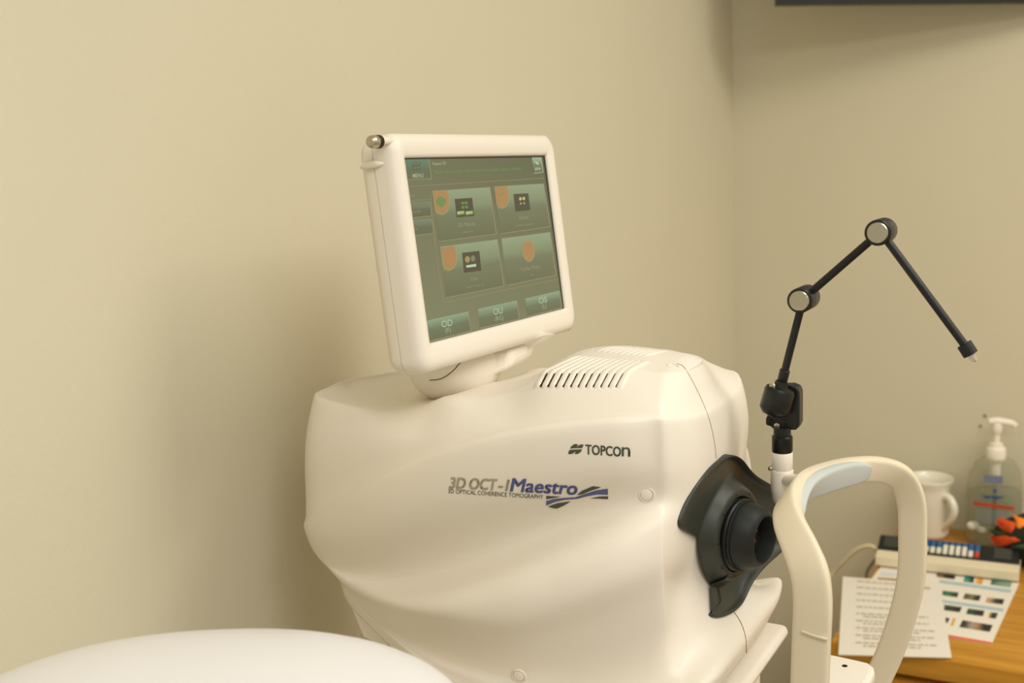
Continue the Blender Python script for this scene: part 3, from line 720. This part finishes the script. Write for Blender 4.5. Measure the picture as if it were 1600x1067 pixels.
for j in (j1, j2):
    a_ = np.array([0.02, -1, 0.03]); a_ /= np.linalg.norm(a_)
    jj = lathe('arm_joint', j-a_*.016, a_, [(.0086, 0), (.0095, .001), (.0095, .0145), (.0088, .0150), (.0088, .0158), (.0095, .0163), (.0095, .0275), (.0088, .0285), (.0078, .0285)], M_satin, arm, 36)
    lathe('joint_cap', j+a_*.0118, a_, [(.0078, 0), (.0078, .0012), (.0070, .0022), (.0055, .0023), (.0008, .0021), (0, .0021)], M_metal, arm, 32)
rod('lamp_holder', tip-(tip2-tip)*.2, tip2, .0055, M_satin, arm)
dl = (tip2-tip)/np.linalg.norm(tip2-tip)
M_led = mat('clear_lamp', srgb(225, 220, 205), .1, spec=.6, trans=.6)
lathe('lamp_tip', tip2, dl, [(.0026, 0), (.0026, .003), (.0018, .0052), (0, .006)], M_led, arm, 16)
adopt(scan)
for o in list(scan.children):
    pass

# ---------------------------------------------------------------- instrument table under the scanner
tbl = thing('instrument_table', 'white instrument table carrying the eye scanner', 'table', (-.42, YC, 0))
box('table_top', (-.64, YC-.28, .79), (-.10, YC+.26, .82), M_white, tbl, .012, 3)
rod('column', (-.40, YC, .05), (-.40, YC, .79), .04, M_white, tbl, 32)
box('table_foot', (-.62, YC-.22, 0), (-.14, YC+.22, .05), M_white, tbl, .015, 3)
adopt(tbl)

# ---------------------------------------------------------------- white rounded instrument in the foreground
fc = CAM+.60*ray(284, 1196)
fg = thing('white_instrument', 'smooth white rounded instrument dome in the lower left foreground', 'medical device', (fc[0], fc[1], 0))
def dome():
    V = []; F = []; nu, nv = 64, 24; fwd = np.array([FW[0], FW[1], 0]); fwd /= np.linalg.norm(fwd); rt = np.array([fwd[1], -fwd[0], 0])
    for j in range(nv+1):
        ph = math.pi*j/nv-math.pi/2
        for i in range(nu):
            th = 2*math.pi*i/nu; c_, s_ = math.cos(ph), math.sin(ph); e = .85
            cc = abs(c_)**e; ss = abs(s_)**.9*(1 if s_ > 0 else -1)
            a_ = abs(math.cos(th))**.9*(1 if math.cos(th) > 0 else -1); b_ = abs(math.sin(th))**.9*(1 if math.sin(th) > 0 else -1)
            V.append(fc+rt*.148*cc*a_+fwd*.125*cc*b_+np.array([0, 0, (.042 if s_ > 0 else .11)*ss]))
    for j in range(nv):
        for i in range(nu): F.append([j*nu+i, j*nu+(i+1) % nu, (j+1)*nu+(i+1) % nu, (j+1)*nu+i])
    return mesh_obj('dome_shell', V, F, M_glosswhite, fg)
dome()
lathe('pedestal', (fc[0], fc[1], 0), (0, 0, 1), [(.16, 0), (.16, .02), (.05, .05), (.045, fc[2]-.2), (.07, fc[2]-.09)], M_white, fg, 40)
adopt(fg)

# ---------------------------------------------------------------- desk
def wood():
    M = mat('oak_veneer', srgb(178, 122, 38), .38, spec=.4); nt = M.node_tree; b = nt.nodes['Principled BSDF']
    tc = nt.nodes.new('ShaderNodeTexCoord'); mp = nt.nodes.new('ShaderNodeMapping'); mp.inputs['Scale'].default_value = (1.2, 22, 22)
    n = nt.nodes.new('ShaderNodeTexNoise'); n.inputs['Scale'].default_value = 4; n.inputs['Detail'].default_value = 6; n.inputs['Distortion'].default_value = .6
    r = nt.nodes.new('ShaderNodeValToRGB'); r.color_ramp.elements[0].position = .3; r.color_ramp.elements[1].position = .72
    r.color_ramp.elements[0].color = srgb(182, 124, 38); r.color_ramp.elements[1].color = srgb(208, 152, 54)
    nt.links.new(tc.outputs['Object'], mp.inputs['Vector']); nt.links.new(mp.outputs[0], n.inputs['Vector']); nt.links.new(n.outputs[0], r.inputs[0]); nt.links.new(r.outputs[0], b.inputs['Base Color'])
    return M
M_oak = wood()
DZ = .75
dl_ = on(1300, 1001, 2, DZ); db = on(1405, 822, 2, DZ)
xl = (dl_[0]+db[0])/2; yf = dl_[1]
print('desk', dl_, db)
desk = thing('desk', 'oak desk with drawers standing against the far wall', 'desk', (.3, 2.0, 0))
box('desk_top', (xl, yf, DZ-.034), (1.0, WY-.002, DZ), M_oak, desk, .003, 2)
box('side_panel', (xl+.01, yf+.012, 0), (xl+.032, WY-.01, DZ-.034), M_oak, desk, .002, 1)
box('side_panel', (.96, yf+.012, 0), (.982, WY-.01, DZ-.034), M_oak, desk, .002, 1)
box('back_panel', (xl+.032, WY-.03, .2), (.96, WY-.014, DZ-.034), M_oak, desk, .001, 1)
for k in range(3):
    d = box('drawer', (xl+.034, yf+.008, DZ-.046-.22*(k+1)+.012), (.36, yf+.40, DZ-.046-.22*k), M_oak, desk, .002, 1)
    t_ = tube('drawer_handle', [(.02, yf+.008, DZ-.12-.22*k), (.02, yf-.014, DZ-.12-.22*k), (.12, yf-.014, DZ-.12-.22*k), (.12, yf+.008, DZ-.12-.22*k)], .005, M_metal, d, n=5, seg=10)
adopt(desk)

# ---------------------------------------------------------------- things on the desk
def D(px, py, h=0.0): return on(px, py, 2, DZ+h)
M_paper = mat('printed_paper', srgb(236, 230, 216), .45, spec=.3)
M_lam = mat('laminated_sheet', srgb(236, 230, 218), .3, spec=.4)
def solid(name, c, rough=.5): return mat(name, srgb(*c), rough)
# picture leaflet
tr = np.array(D(1590, 903, .001)); br = np.array(D(1549, 1007, .001)); bl_ = np.array(D(1440, 988, .001))
ex = br-bl_; ex /= np.linalg.norm(ex); ey = tr-br; ey -= ex*(ey@ex); ey /= np.linalg.norm(ey)
print('leaflet', ex, ey, np.linalg.norm(tr-br))
LW = .30; LH = .36
tl_px = D(1368, 896, .001)
LW = (br-tl_px)@ex; LH = min((tl_px-br)@ey+.055, (WY-.01-br[1])/max(.2, ey[1]))
print('leaflet size', LW, LH)
def lp(px, py, h=.0015):
    p = D(px, py, h); return p
leaf = thing('picture_leaflet', 'white leaflet with rows of small colour photographs and orange base strip', 'leaflet', (br[0]-.1, br[1]+.1, DZ))
LFP = [br, br-ex*LW, br-ex*LW+ey*LH, br+ey*LH]
prism('sheet', LFP, (0, 0, -.0008), M_paper, leaf)
def lq(name, pts, material, h=.0013): return mesh_obj(name, [D(x, y, h) for x, y in pts], [list(range(len(pts)))], material, leaf, False)
M_org = solid('orange_print', (232, 92, 30)); M_bl = solid('pale_blue_print', (172, 196, 204))
o5 = lambda x, y: (1430+x/8.894, 890+y/8.894)
lq('orange_strip', [(1425, 983), o5(1040, 1000), (1549, 1006.7), (1425, 988.5)], M_org) if False else None
a0 = br+np.array([0, 0, .0004]); lft = br-ex*LW+np.array([0, 0, .0004])
mesh_obj('orange_strip', [a0, a0+ey*.0075, lft+ey*.0075, lft], [[0, 1, 2, 3]], M_org, leaf, False)
lq('blue_rule', [o5(340, 140), o5(1340, 275), o5(1322, 318), o5(335, 180)], M_bl)
lq('blue_rule', [o5(375, 418), o5(1235, 540), o5(1215, 580), o5(380, 452)], M_bl)
def photo(pts, cols, name='small_photo'):
    M = bpy.data.materials.new('photo_print'); M.use_nodes = True; nt = M.node_tree; b = nt.nodes['Principled BSDF']; b.inputs['Roughness'].default_value = .4
    tc = nt.nodes.new('ShaderNodeTexCoord'); sp_ = nt.nodes.new('ShaderNodeSeparateXYZ'); ns = nt.nodes.new('ShaderNodeTexNoise'); ns.inputs['Scale'].default_value = 60
    ad = nt.nodes.new('ShaderNodeMath'); ad.operation = 'MULTIPLY_ADD'; ad.inputs[1].default_value = .35
    r = nt.nodes.new('ShaderNodeValToRGB'); r.color_ramp.elements.remove(r.color_ramp.elements[1])
    for i, c in enumerate(cols):
        e = r.color_ramp.elements[0] if i == 0 else r.color_ramp.elements.new(i/(len(cols)-1))
        e.position = .12+.95*i/(len(cols)-1)*.85; e.color = srgb(*c)
    nt.links.new(tc.outputs['Generated'], sp_.inputs[0]); nt.links.new(tc.outputs['Object'], ns.inputs['Vector'])
    nt.links.new(ns.outputs[0], ad.inputs[0]); nt.links.new(sp_.outputs[0], ad.inputs[2]); nt.links.new(ad.outputs[0], r.inputs[0]); nt.links.new(r.outputs[0], b.inputs['Base Color'])
    return lq(name, pts, M, .0014)
dg, gn, tn, bk = (18, 34, 26), (28, 110, 78), (190, 150, 112), (24, 24, 24)
photo([o5(300, 50), o5(560, 85), o5(545, 132), o5(300, 100)], [bk, (150, 110, 40), dg, bk])
photo([o5(690, 90), o5(820, 110), o5(805, 182), o5(672, 165)], [dg, (20, 160, 140), (20, 140, 120), dg])
photo([o5(850, 105), o5(945, 120), o5(925, 200), o5(830, 185)], [(240, 214, 180), (235, 180, 80), (220, 140, 30)])
photo([o5(1065, 135), o5(1345, 175), o5(1322, 245), o5(1045, 205)], [(50, 80, 60), (110, 150, 130), (130, 165, 140)])
photo([o5(380, 288), o5(605, 318), o5(585, 383), o5(380, 352)], [dg, gn, gn, bk])
photo([o5(695, 328), o5(915, 358), o5(888, 432), o5(665, 400)], [bk, (110, 80, 60), (120, 130, 70), bk])
photo([o5(1000, 385), o5(1240, 410), o5(1215, 482), o5(980, 450)], [tn, (200, 160, 120), (70, 60, 50), dg])
photo([o5(405, 485), o5(650, 520), o5(618, 590), o5(400, 560)], [(80, 110, 90), dg, (30, 60, 50), bk])
photo([o5(735, 538), o5(965, 570), o5(940, 645), o5(708, 612)], [dg, (40, 80, 50), dg, bk])
photo([o5(1040, 590), o5(1150, 602), o5(1118, 680), o5(1015, 665)], [(200, 170, 90), dg, (20, 60, 50)])
photo([o5(525, 672), o5(568, 678), o5(525, 785), o5(492, 775)], [(225, 170, 60), (225, 175, 70)])
photo([o5(660, 700), o5(1078, 770), o5(1035, 862), o5(612, 795)], [bk, (50, 45, 45), (170, 150, 140), (170, 130, 95), bk])
photo([o5(420, 665), o5(480, 672), o5(448, 740), o5(425, 735)], [dg, bk])
photo([(1372, 902), (1410, 905), (1408, 911), (1369, 908)], [(180, 120, 60), (150, 100, 50)])
lq('blue_rule', [(1378, 893), (1420, 897), (1419, 902), (1374, 898)], solid('cool_white_print', (214, 222, 230)))
adopt(leaf)
# laminated text sheet, overhanging the desk corner
SHH = .0035
shp = [D(1317, 900.5, SHH), D(1468, 913, SHH), D(1487, 1027, SHH), D(1310, 1022, SHH)]
sheet = thing('text_sheet', 'laminated white sheet of typed lines overhanging the desk corner', 'paper sheet', shp[3])
prism('sheet', shp, (0, 0, -.0012), M_lam, sheet)
M_type = solid('typed_ink', (186, 178, 158))
def bil(u, v):
    a, b, c, d = shp; return (a*(1-u)+b*u)*(1-v)+(d*(1-u)+c*u)*v+np.array([0, 0, .0004])
V = []; F = []
def strip(u0, u1, v, hv):
    i = len(V); V.extend([bil(u0, v), bil(u1, v), bil(u1, v+hv), bil(u0, v+hv)]); F.append([i, i+1, i+2, i+3])
for r_ in range(10):
    v = .045+r_*.09
    lines = 1 if r_ in (0, 1, 2, 3, 4) else 2
    end = (.55, .62, .62, .62, .70, .84, .84, .88, .88, .88)[r_]
    for l_ in range(lines):
        u = .15 if l_ == 0 else .22
        e_ = end if l_ == 0 else end-.14
        while u < e_:
            wd = random.uniform(.025, .07); strip(u, min(u+wd, e_), v+l_*.036, .017); u += wd+.014
strip(.80, .90, .06, .03)
mesh_obj('typed_lines', V, F, M_type, sheet, False)['kind'] = 'stuff'
adopt(sheet)

# long keypad device
M_bone = mat('bone_plastic', srgb(226, 214, 184), .4)
M_keyw = mat('key_white', srgb(226, 222, 206), .4); M_keyb = mat('key_blue', srgb(46, 96, 150), .4); M_keyr = mat('key_red', srgb(190, 70, 50), .4)
M_dpanel = mat('dark_device_panel', srgb(24, 28, 28), .3); M_smoke = mat('smoked_window', srgb(52, 56, 52), .12, spec=.7)
kp = thing('desk_keypad', 'long bone and black desk keypad with white and blue keys', 'keypad', D(1480, 900))
KH = .030
fl, fr_ = D(1367, 883, .004), D(1592, 909, .004)              # front bottom edge
ftl, ftr = D(1366, 868, KH*.85), D(1582, 888, KH*.85)
bkl, bkr = D(1377, 850, KH), D(1585, 862, KH)
kx = fr_-fl; KL = np.linalg.norm(kx[:2]); kx = np.array([kx[0], kx[1], 0])/KL; ky = np.array([-kx[1], kx[0], 0])
kd = abs((bkl-fl)@ky)
kd = min(.125, max(.06, kd)); print('keypad', KL, kd, kx)
k0 = np.array([fl[0], fl[1], DZ+.0035])
def K(u, v, z): return k0+kx*u*KL+ky*v*kd+np.array([0, 0, z])
def kprism(name, prof, u0, u1, material, par, taper=0.0):
    P = [K(u0, v, z) for v, z in prof]; Q = [K(u1, v, z) for v, z in prof]; n = len(P)
    o = mesh_obj(name, P+Q, [list(range(n))[::-1], list(range(n, 2*n))]+[[i, (i+1) % n, n+(i+1) % n, n+i] for i in range(n)], material, par, False)
    md = o.modifiers.new('round', 'BEVEL'); md.width = .002; md.segments = 2
    return o
kprism('base', [(0, 0), (1, 0), (1, .018), (.42, .018), (.36, .021), (0, .017)], 0, 1, M_bone, kp)
kprism('top_panel', [(.36, .012), (1, .012), (1, .033), (.92, .036), (.40, .0225)], .0, .995, M_dpanel, kp)
def ktop(v): return .0225+(v-.40)/(.52)*.0135
for (u0, u1) in ((.04, .20), (.82, .94)):
    mesh_obj('display_window', [K(u0, .48, ktop(.48)+.0006), K(u1, .48, ktop(.48)+.0006), K(u1, .86, ktop(.86)+.0006), K(u0, .86, ktop(.86)+.0006)], [[0, 1, 2, 3]], M_smoke, kp, False)
for i in range(11):
    u = .245+i*.0445
    bl = .40+(.34 if i in (5, 6, 7, 8) else .22)
    def key(name, v0, v1, mm):
        P = [K(u+a, v, ktop(v)+z) for z in (0, .0022) for a, v in ((0, v0), (.031, v0), (.031, v1), (0, v1))]
        return mesh_obj(name, P, [[0, 1, 2, 3], [4, 5, 6, 7], [0, 1, 5, 4], [1, 2, 6, 5], [2, 3, 7, 6], [3, 0, 4, 7]], mm, kp, False)
    key('key', .44, bl, M_keyw if i != 10 else M_keyr); key('key_cap', bl, .86, M_keyb)
adopt(kp)
# cables
M_cab = mat('beige_cable', srgb(206, 194, 158), .5); M_cabg = mat('grey_cable', srgb(120, 115, 100), .5)
c1 = [K(.01, .6, .012), D(1352, 857, .02), D(1335, 866, .01)]
yb = K(.01, .6, 0)[1]
c1 = [K(.005, .6, .014), on(1358, 853, 1, yb), on(1338, 859, 1, yb), on(1318, 877, 1, yb), on(1300, 897, 1, yb), on(1283, 925, 1, yb-.02), on(1268, 960, 1, yb-.03), on(1256, 985, 1, yb-.05), on(1247, 1020, 1, yb-.08), on(1241, 1060, 1, yb-.1), on(1237, 1110, 1, yb-.12), on(1240, 1200, 1, yb-.14)]
cab = tube('cable', c1, .0042, M_cab, None, n=6, seg=10); tag(cab, 'beige cable looping from the keypad down behind the desk edge', 'cable')
c2_ = [K(.004, .35, .008), on(1360, 884, 1, K(0, .3, 0)[1]), on(1355, 893, 1, K(0, .3, 0)[1]), on(1353, 905, 1, K(0, .25, 0)[1]), on(1352, 940, 1, K(0, .25, 0)[1]), on(1350, 1000, 1, K(0, .25, 0)[1])]
cab2 = tube('cable', c2_, .0026, M_cabg, None, n=6, seg=8); tag(cab2, 'thin grey cable hanging at the left end of the keypad', 'cable')

# mug
mb = D(1450, 834); mtop = on(1446, 745, 1, mb[1])
mh = mtop[2]-DZ; mr = 36.0/FPX*np.linalg.norm((mb-CAM)@FW)
print('mug', mb, mh, mr)
M_china = mat('white_china', srgb(238, 232, 214), .22, spec=.5, coat=.3)
mug = thing('mug', 'tall white china mug with looped handle on the desk', 'mug', mb)
rb = mr*.86
lathe('mug_body', mb, (0, 0, 1), [(0, .0005), (rb*.9, 0), (rb*.97, .002), (rb, .008), (rb, mh*.80), (rb*1.02, mh*.87), (mr*.99, mh*.965), (mr, mh*.99), (mr*.985, mh), (mr*.95, mh*.99), (rb*.94, mh*.86), (rb*.92, mh*.2), (rb*.8, .008), (0, .007)], M_china, mug, 56, sharp=60, cap=False)
hd = np.array([.82, -.57, 0]); hd /= np.linalg.norm(hd); up3 = np.array([0, 0, 1.0])
hp = [(rb*.9, .20), (rb*1.08, .24), (rb*1.45, .38), (rb*1.62, .52), (rb*1.60, .63), (rb*1.40, .73), (rb*1.15, .76), (rb*.9, .72)]
tube('handle', [mb+hd*a+up3*mh*b for a, b in hp], .0065, M_china, mug, n=6, seg=14, radii=[.0075, .0055, .006, .0068, .0068, .0066, .0065, .0075])
adopt(mug)

# sanitiser bottle
bb_ = D(1553, 828); yb2 = WY-.055; bb_[1] = min(bb_[1], yb2)
bpx = on(1556, 834, 2, DZ); bc = np.array([bpx[0], min(bpx[1], WY-.05), DZ])
def bz_(py): return on(1556, py, 1, bc[1])[2]-DZ
pxm = FPX/((bc-CAM)@FW)
print('bottle', bc, pxm)
bot = thing('pump_bottle', 'clear pump bottle of hand gel with red stripe against the wall', 'bottle', bc)
def clear(name, col, rough):
    M = bpy.data.materials.new(name); M.use_nodes = True; nt = M.node_tree; nt.nodes.clear()
    out = nt.nodes.new('ShaderNodeOutputMaterial'); mx = nt.nodes.new('ShaderNodeMixShader'); t_ = nt.nodes.new('ShaderNodeBsdfTransparent'); g = nt.nodes.new('ShaderNodeBsdfPrincipled')
    g.inputs['Base Color'].default_value = col; g.inputs['Roughness'].default_value = rough
    t_.inputs[0].default_value = (.93, .95, .93, 1)
    fr2 = nt.nodes.new('ShaderNodeLayerWeight'); fr2.inputs[0].default_value = .35
    mp_ = nt.nodes.new('ShaderNodeMath'); mp_.operation = 'MULTIPLY_ADD'; mp_.inputs[1].default_value = .5; mp_.inputs[2].default_value = .05
    nt.links.new(fr2.outputs['Facing'], mp_.inputs[0]); nt.links.new(mp_.outputs[0], mx.inputs[0]); nt.links.new(t_.outputs[0], mx.inputs[1]); nt.links.new(g.outputs[0], mx.inputs[2]); nt.links.new(mx.outputs[0], out.inputs[0])
    return M
M_clear = clear('clear_plastic', srgb(190, 182, 152), .1); M_gel = clear('clear_gel', srgb(176, 174, 156), .05)
bw = 43/pxm; dpt = .62
tv = np.array([RT[0], RT[1], 0]); tv /= np.linalg.norm(tv); dv = np.array([-tv[1], tv[0], 0])
def oval(name, prof, material, par, cap=False, seg=48):
    V = []; F = []
    for r, h in prof:
        for k in range(seg):
            t = 2*math.pi*k/seg; c_, s_ = math.cos(t), math.sin(t)
            ee = .8; rr_ = min(r/bw, 1); d_ = dpt+(1-dpt)*(1-rr_)**1
            V.append(bc+tv*r*abs(c_)**ee*(1 if c_ > 0 else -1)+dv*r*d_*abs(s_)**ee*(1 if s_ > 0 else -1)+np.array([0, 0, h]))
    for i in range(len(prof)-1):
        for k in range(seg): F.append([i*seg+k, i*seg+(k+1) % seg, (i+1)*seg+(k+1) % seg, (i+1)*seg+k])
    F.append(list(range(seg))[::-1]); F.append([(len(prof)-1)*seg+k for k in range(seg)])
    return mesh_obj(name, V, F, material, par)
Hs = bz_(712)
vessel = oval('vessel', [(bw*.80, .001), (bw*.92, .004), (bw*.96, .015), (bw*.97, Hs*.5), (bw*.95, Hs*.66), (bw*.86, Hs*.82), (bw*.68, Hs*.93), (bw*.42, Hs*.985), (bw*.27, Hs*1.0), (bw*.26, Hs*1.03)], M_clear, bot)
VB = BVHTree.FromPolygons([v.co[:] for v in vessel.data.vertices], [tuple(p.vertices) for p in vessel.data.polygons])
oval('gel', [(bw*.76, .004), (bw*.88, .007), (bw*.92, .016), (bw*.93, Hs*.5), (bw*.92, Hs*.60)], M_gel, vessel)
M_pump = mat('pump_white', srgb(238, 232, 214), .35)
r_c = 14.5/pxm
lathe('collar', bc+up3*bz_(717), (0, 0, 1), [(r_c, 0), (r_c*1.02, .002), (r_c*1.0, .018), (r_c*.92, .021), (r_c*.70, .023), (r_c*.68, .028), (r_c*.3, .030)], M_pump, bot, 36)
zt = bz_(664)
rod('pump_stem', bc+up3*bz_(695), bc+up3*zt, .0055, M_pump, bot); rod('dip_tube', bc+up3*.02, bc+up3*(bz_(717)), .0035, M_clear, bot)
lathe('pump_body', bc+up3*bz_(752), (0, 0, 1), [(.003, 0), (.0075, .008), (.0085, .016), (.0085, bz_(717)-bz_(752))], M_pump, bot, 24)
pd = tv*.97-dv*.2
tube('pump_spout', [bc-pd*.014+up3*(zt+.006), bc+up3*(zt+.007), bc+pd*.022+up3*(zt+.004), bc+pd*.030+up3*(zt-.001)], .0068, M_pump, bot, n=6, seg=14, radii=[.0058, .0072, .0060, .0052])
lathe('spout_hub', bc+up3*(zt-.016), (0, 0, 1), [(.006, 0), (.0085, .004), (.0085, .016), (.006, .022)], M_pump, bot, 24)
def lbl(name, pts, material, off=.002):
    P = []
    for x, y in pts:
        d = Vector(tuple(ray(x, y))).normalized(); p, nn, i_, t_ = VB.ray_cast(Vector(tuple(CAM)), d)
        if p is not None: P.append(np.array(p)-np.array(d)*off*.4); continue
        p = on(x, y, 1, bc[1]); u = (p-bc)@tv; s_ = max(0, 1-(abs(u)/(bw*.975))**2.5)**.4
        P.append(bc+tv*u-dv*(bw*.97*dpt*s_+off)+up3*(p[2]-DZ))
    return P
def label_strip(name, x0, x1, y0, y1, th, material, n=10, mid=None):
    top = [(x0+(x1-x0)*i/n, y0+(y1-y0)*i/n) for i in range(n+1)]; bot_ = [(x, y+th*(1 if mid is None else mid[i])) for i, (x, y) in enumerate(top)]
    return mesh_obj(name, lbl(name, top, material)+lbl(name, bot_, material), [[i, i+1, n+2+i, n+1+i] for i in range(n)], material, bot, False)
M_red = solid('red_label', (196, 62, 36)); M_blu = solid('blue_label', (34, 78, 130)); M_pale = solid('pale_label_text', (150, 160, 165)); M_grn = solid('green_label', (120, 160, 96))
label_strip('red_stripe', 1521, 1585, 784, 792, 5, M_red)
label_strip('blue_wave', 1535, 1569, 774, 776, 4, M_blu, 10, [.2, .8, 1.2, 1, .6, .9, 1.3, 1, .8, .5, .2])
label_strip('blue_drop', 1552, 1557, 764, 764, 6, M_blu, 2)
label_strip('brand_patch', 1537, 1567, 742, 744, 12, solid('faded_blue_label', (112, 116, 140)), 6)
label_strip('green_mark', 1571, 1577, 778, 779, 6, M_grn, 2)
for k in range(6): label_strip('small_print', 1524, 1582, 795+k*3.6, 802+k*3.6, 1.1, M_pale, 8)
for (x, y, r) in ((1520, 826, .011), (1533, 833, .008)):
    p = lbl('x', [(x, y)], None, -.004)[0]
    ellipsoid('painted_gel_glint', p+np.array([0, .004, .004]), (r, r*.6, r*.8), mat('glint_white', srgb(236, 232, 216), .4), bot, 14, 8)  # white blobs stand in for glints on the gel
adopt(bot)
# small white lid seen behind the bottle shoulder
lidp = on(1583, 727, 1, WY-.03)

# floral pouch at the right edge
fcn = D(1592, 862)
M_cloth = mat('dark_green_cloth', srgb(28, 36, 26), .8, noise=.25, nscale=60, bump=.4, bscale=300)
M_pet = mat('orange_petals', srgb(226, 84, 28), .6, noise=.2, nscale=50); M_pet2 = mat('amber_petals', srgb(238, 132, 24), .6, noise=.15, nscale=50); M_pet3 = mat('red_petals', srgb(196, 48, 36), .6, noise=.2, nscale=50); M_leaf = mat('leaf_print', srgb(62, 84, 50), .7, noise=.2, nscale=60)
fp = thing('floral_pouch', 'dark green cloth pouch with orange tulip flowers at the right edge', 'pouch', fcn)
FY = 2.075
pc0 = on(1598, 832, 1, FY)
V = []; F = []; nu, nv = 48, 20
for j in range(nv+1):
    ph = math.pi*j/nv-math.pi/2
    for i in range(nu):
        th = 2*math.pi*i/nu; wob = 1+.06*math.sin(3*th+2*ph)+.05*math.sin(5*th-ph*3)
        ez = math.sin(ph); hz = (pc0[2]+.012-DZ)
        V.append(np.array([pc0[0]+.040+.082*math.cos(ph)**.6*math.cos(th)*wob, FY+.042*math.cos(ph)**.6*math.sin(th)*wob, DZ+.045+.043*abs(ez)**.8*(1 if ez > 0 else -1)*(1+.05*math.sin(4*th))]))
for v in V: v[2] = max(v[2], DZ+.001)
for j in range(nv):
    for i in range(nu): F.append([j*nu+i, j*nu+(i+1) % nu, (j+1)*nu+(i+1) % nu, (j+1)*nu+i])
pouch = mesh_obj('cloth_bag', V, F, M_cloth, fp)
PB = BVHTree.FromPolygons([tuple(v) for v in V], F)
def petal(name, pts, material, lift):
    P = []; cx_ = np.mean([p[0] for p in pts]); cy_ = np.mean([p[1] for p in pts]); ring = [(x, y) for x, y in pts]; n = len(ring)
    for s_, lf in ((1.0, .0006), (.72, lift*.7), (.38, lift), (0.02, lift)):
        for x, y in ring:
            xx, yy = cx_+(x-cx_)*s_, cy_+(y-cy_)*s_
            d = Vector(tuple(ray(xx, yy))).normalized(); p, nn, i_, t_ = PB.ray_cast(Vector(tuple(CAM)), d)
            if p is None: p = Vector(tuple(on(xx, yy, 1, FY))); 
            P.append(np.array(p)-np.array(d)*lf)
    F_ = [[r*n+k, r*n+(k+1) % n, (r+1)*n+(k+1) % n, (r+1)*n+k] for r in range(3) for k in range(n)]
    return mesh_obj(name, P, F_, material, fp)
z9 = lambda x, y: (1480+x/7.625, 740+y/7.625)
petal('leaf', [z9(500, 660), z9(560, 670), z9(700, 705), z9(690, 730), z9(580, 725), z9(510, 700)], M_leaf, .003)
petal('leaf', [z9(720, 880), z9(860, 845), z9(930, 840), z9(960, 900), z9(820, 895)], M_leaf, .003)
petal('flower', [z9(585, 560), z9(615, 528), z9(660, 525), z9(740, 560), z9(820, 580), z9(800, 650), z9(765, 710), z9(700, 690), z9(640, 660), z9(600, 620)], M_pet, .007)
petal('flower', [z9(775, 500), z9(800, 482), z9(850, 515), z9(935, 540), z9(935, 610), z9(860, 655), z9(820, 640), z9(815, 570)], M_pet2, .006)
petal('flower', [z9(510, 735), z9(600, 740), z9(700, 735), z9(800, 755), z9(875, 795), z9(800, 820), z9(700, 860), z9(620, 880), z9(560, 835), z9(520, 790)], M_pet, .005)
petal('flower', [z9(590, 870), z9(650, 830), z9(760, 830), z9(700, 865), z9(640, 885)], M_pet3, .007)
petal('flower_throat', [z9(612, 560), z9(650, 555), z9(680, 600), z9(690, 640), z9(640, 625)], M_pet3, .009)
petal('flower', [(1622, 806), (1634, 799), (1650, 803), (1660, 812), (1650, 822), (1634, 822), (1624, 816)], M_pet, .005)
petal('flower', [(1668, 822), (1682, 815), (1700, 820), (1704, 832), (1688, 838), (1672, 834)], M_pet2, .005)
petal('leaf', [(1640, 828), (1660, 826), (1680, 842), (1664, 846), (1646, 840)], M_leaf, .003)
petal('flower', [(1612, 842), (1630, 838), (1648, 850), (1636, 860), (1616, 856)], M_pet3, .005)
adopt(fp)

# ---------------------------------------------------------------- wall screen at the top edge
pL = on(1213, 8, 1, WY-.20); pR = on(1600, 4, 1, WY-.06); zt_ = pL[2]
dx = (pR-pL)/np.linalg.norm(pR-pL)
nrm = np.array([dx[1], -dx[0], 0]); nrm /= np.linalg.norm(nrm)
tvn = thing('wall_screen', 'black flat screen mounted high on the far wall', 'television', (pL[0]+.3, WY-.05, zt_))
M_tv = mat('black_gloss', srgb(26, 28, 20), .3)
def tvp(a, b, c): return pL+dx*a+np.array([0, 0, b])+nrm*c
def tvbox(name, a0, a1, b0, b1, c0, c1, mm):
    P = [tvp(a, b, c) for a in (a0, a1) for b in (b0, b1) for c in (c0, c1)]
    return mesh_obj(name, P, [[0, 1, 3, 2], [4, 6, 7, 5], [0, 4, 5, 1], [2, 3, 7, 6], [0, 2, 6, 4], [1, 5, 7, 3]], mm, tvn, False)
tvbox('housing', 0, .52, 0, .37, -.03, .0, M_tv)
tvbox('screen_panel', .012, .508, .014, .358, .0, .002, mat('dark_screen', srgb(12, 13, 12), .08, spec=.6))
tvbox('wall_bracket', .36, .42, .12, .24, -.062, -.03, M_black)
adopt(tvn)
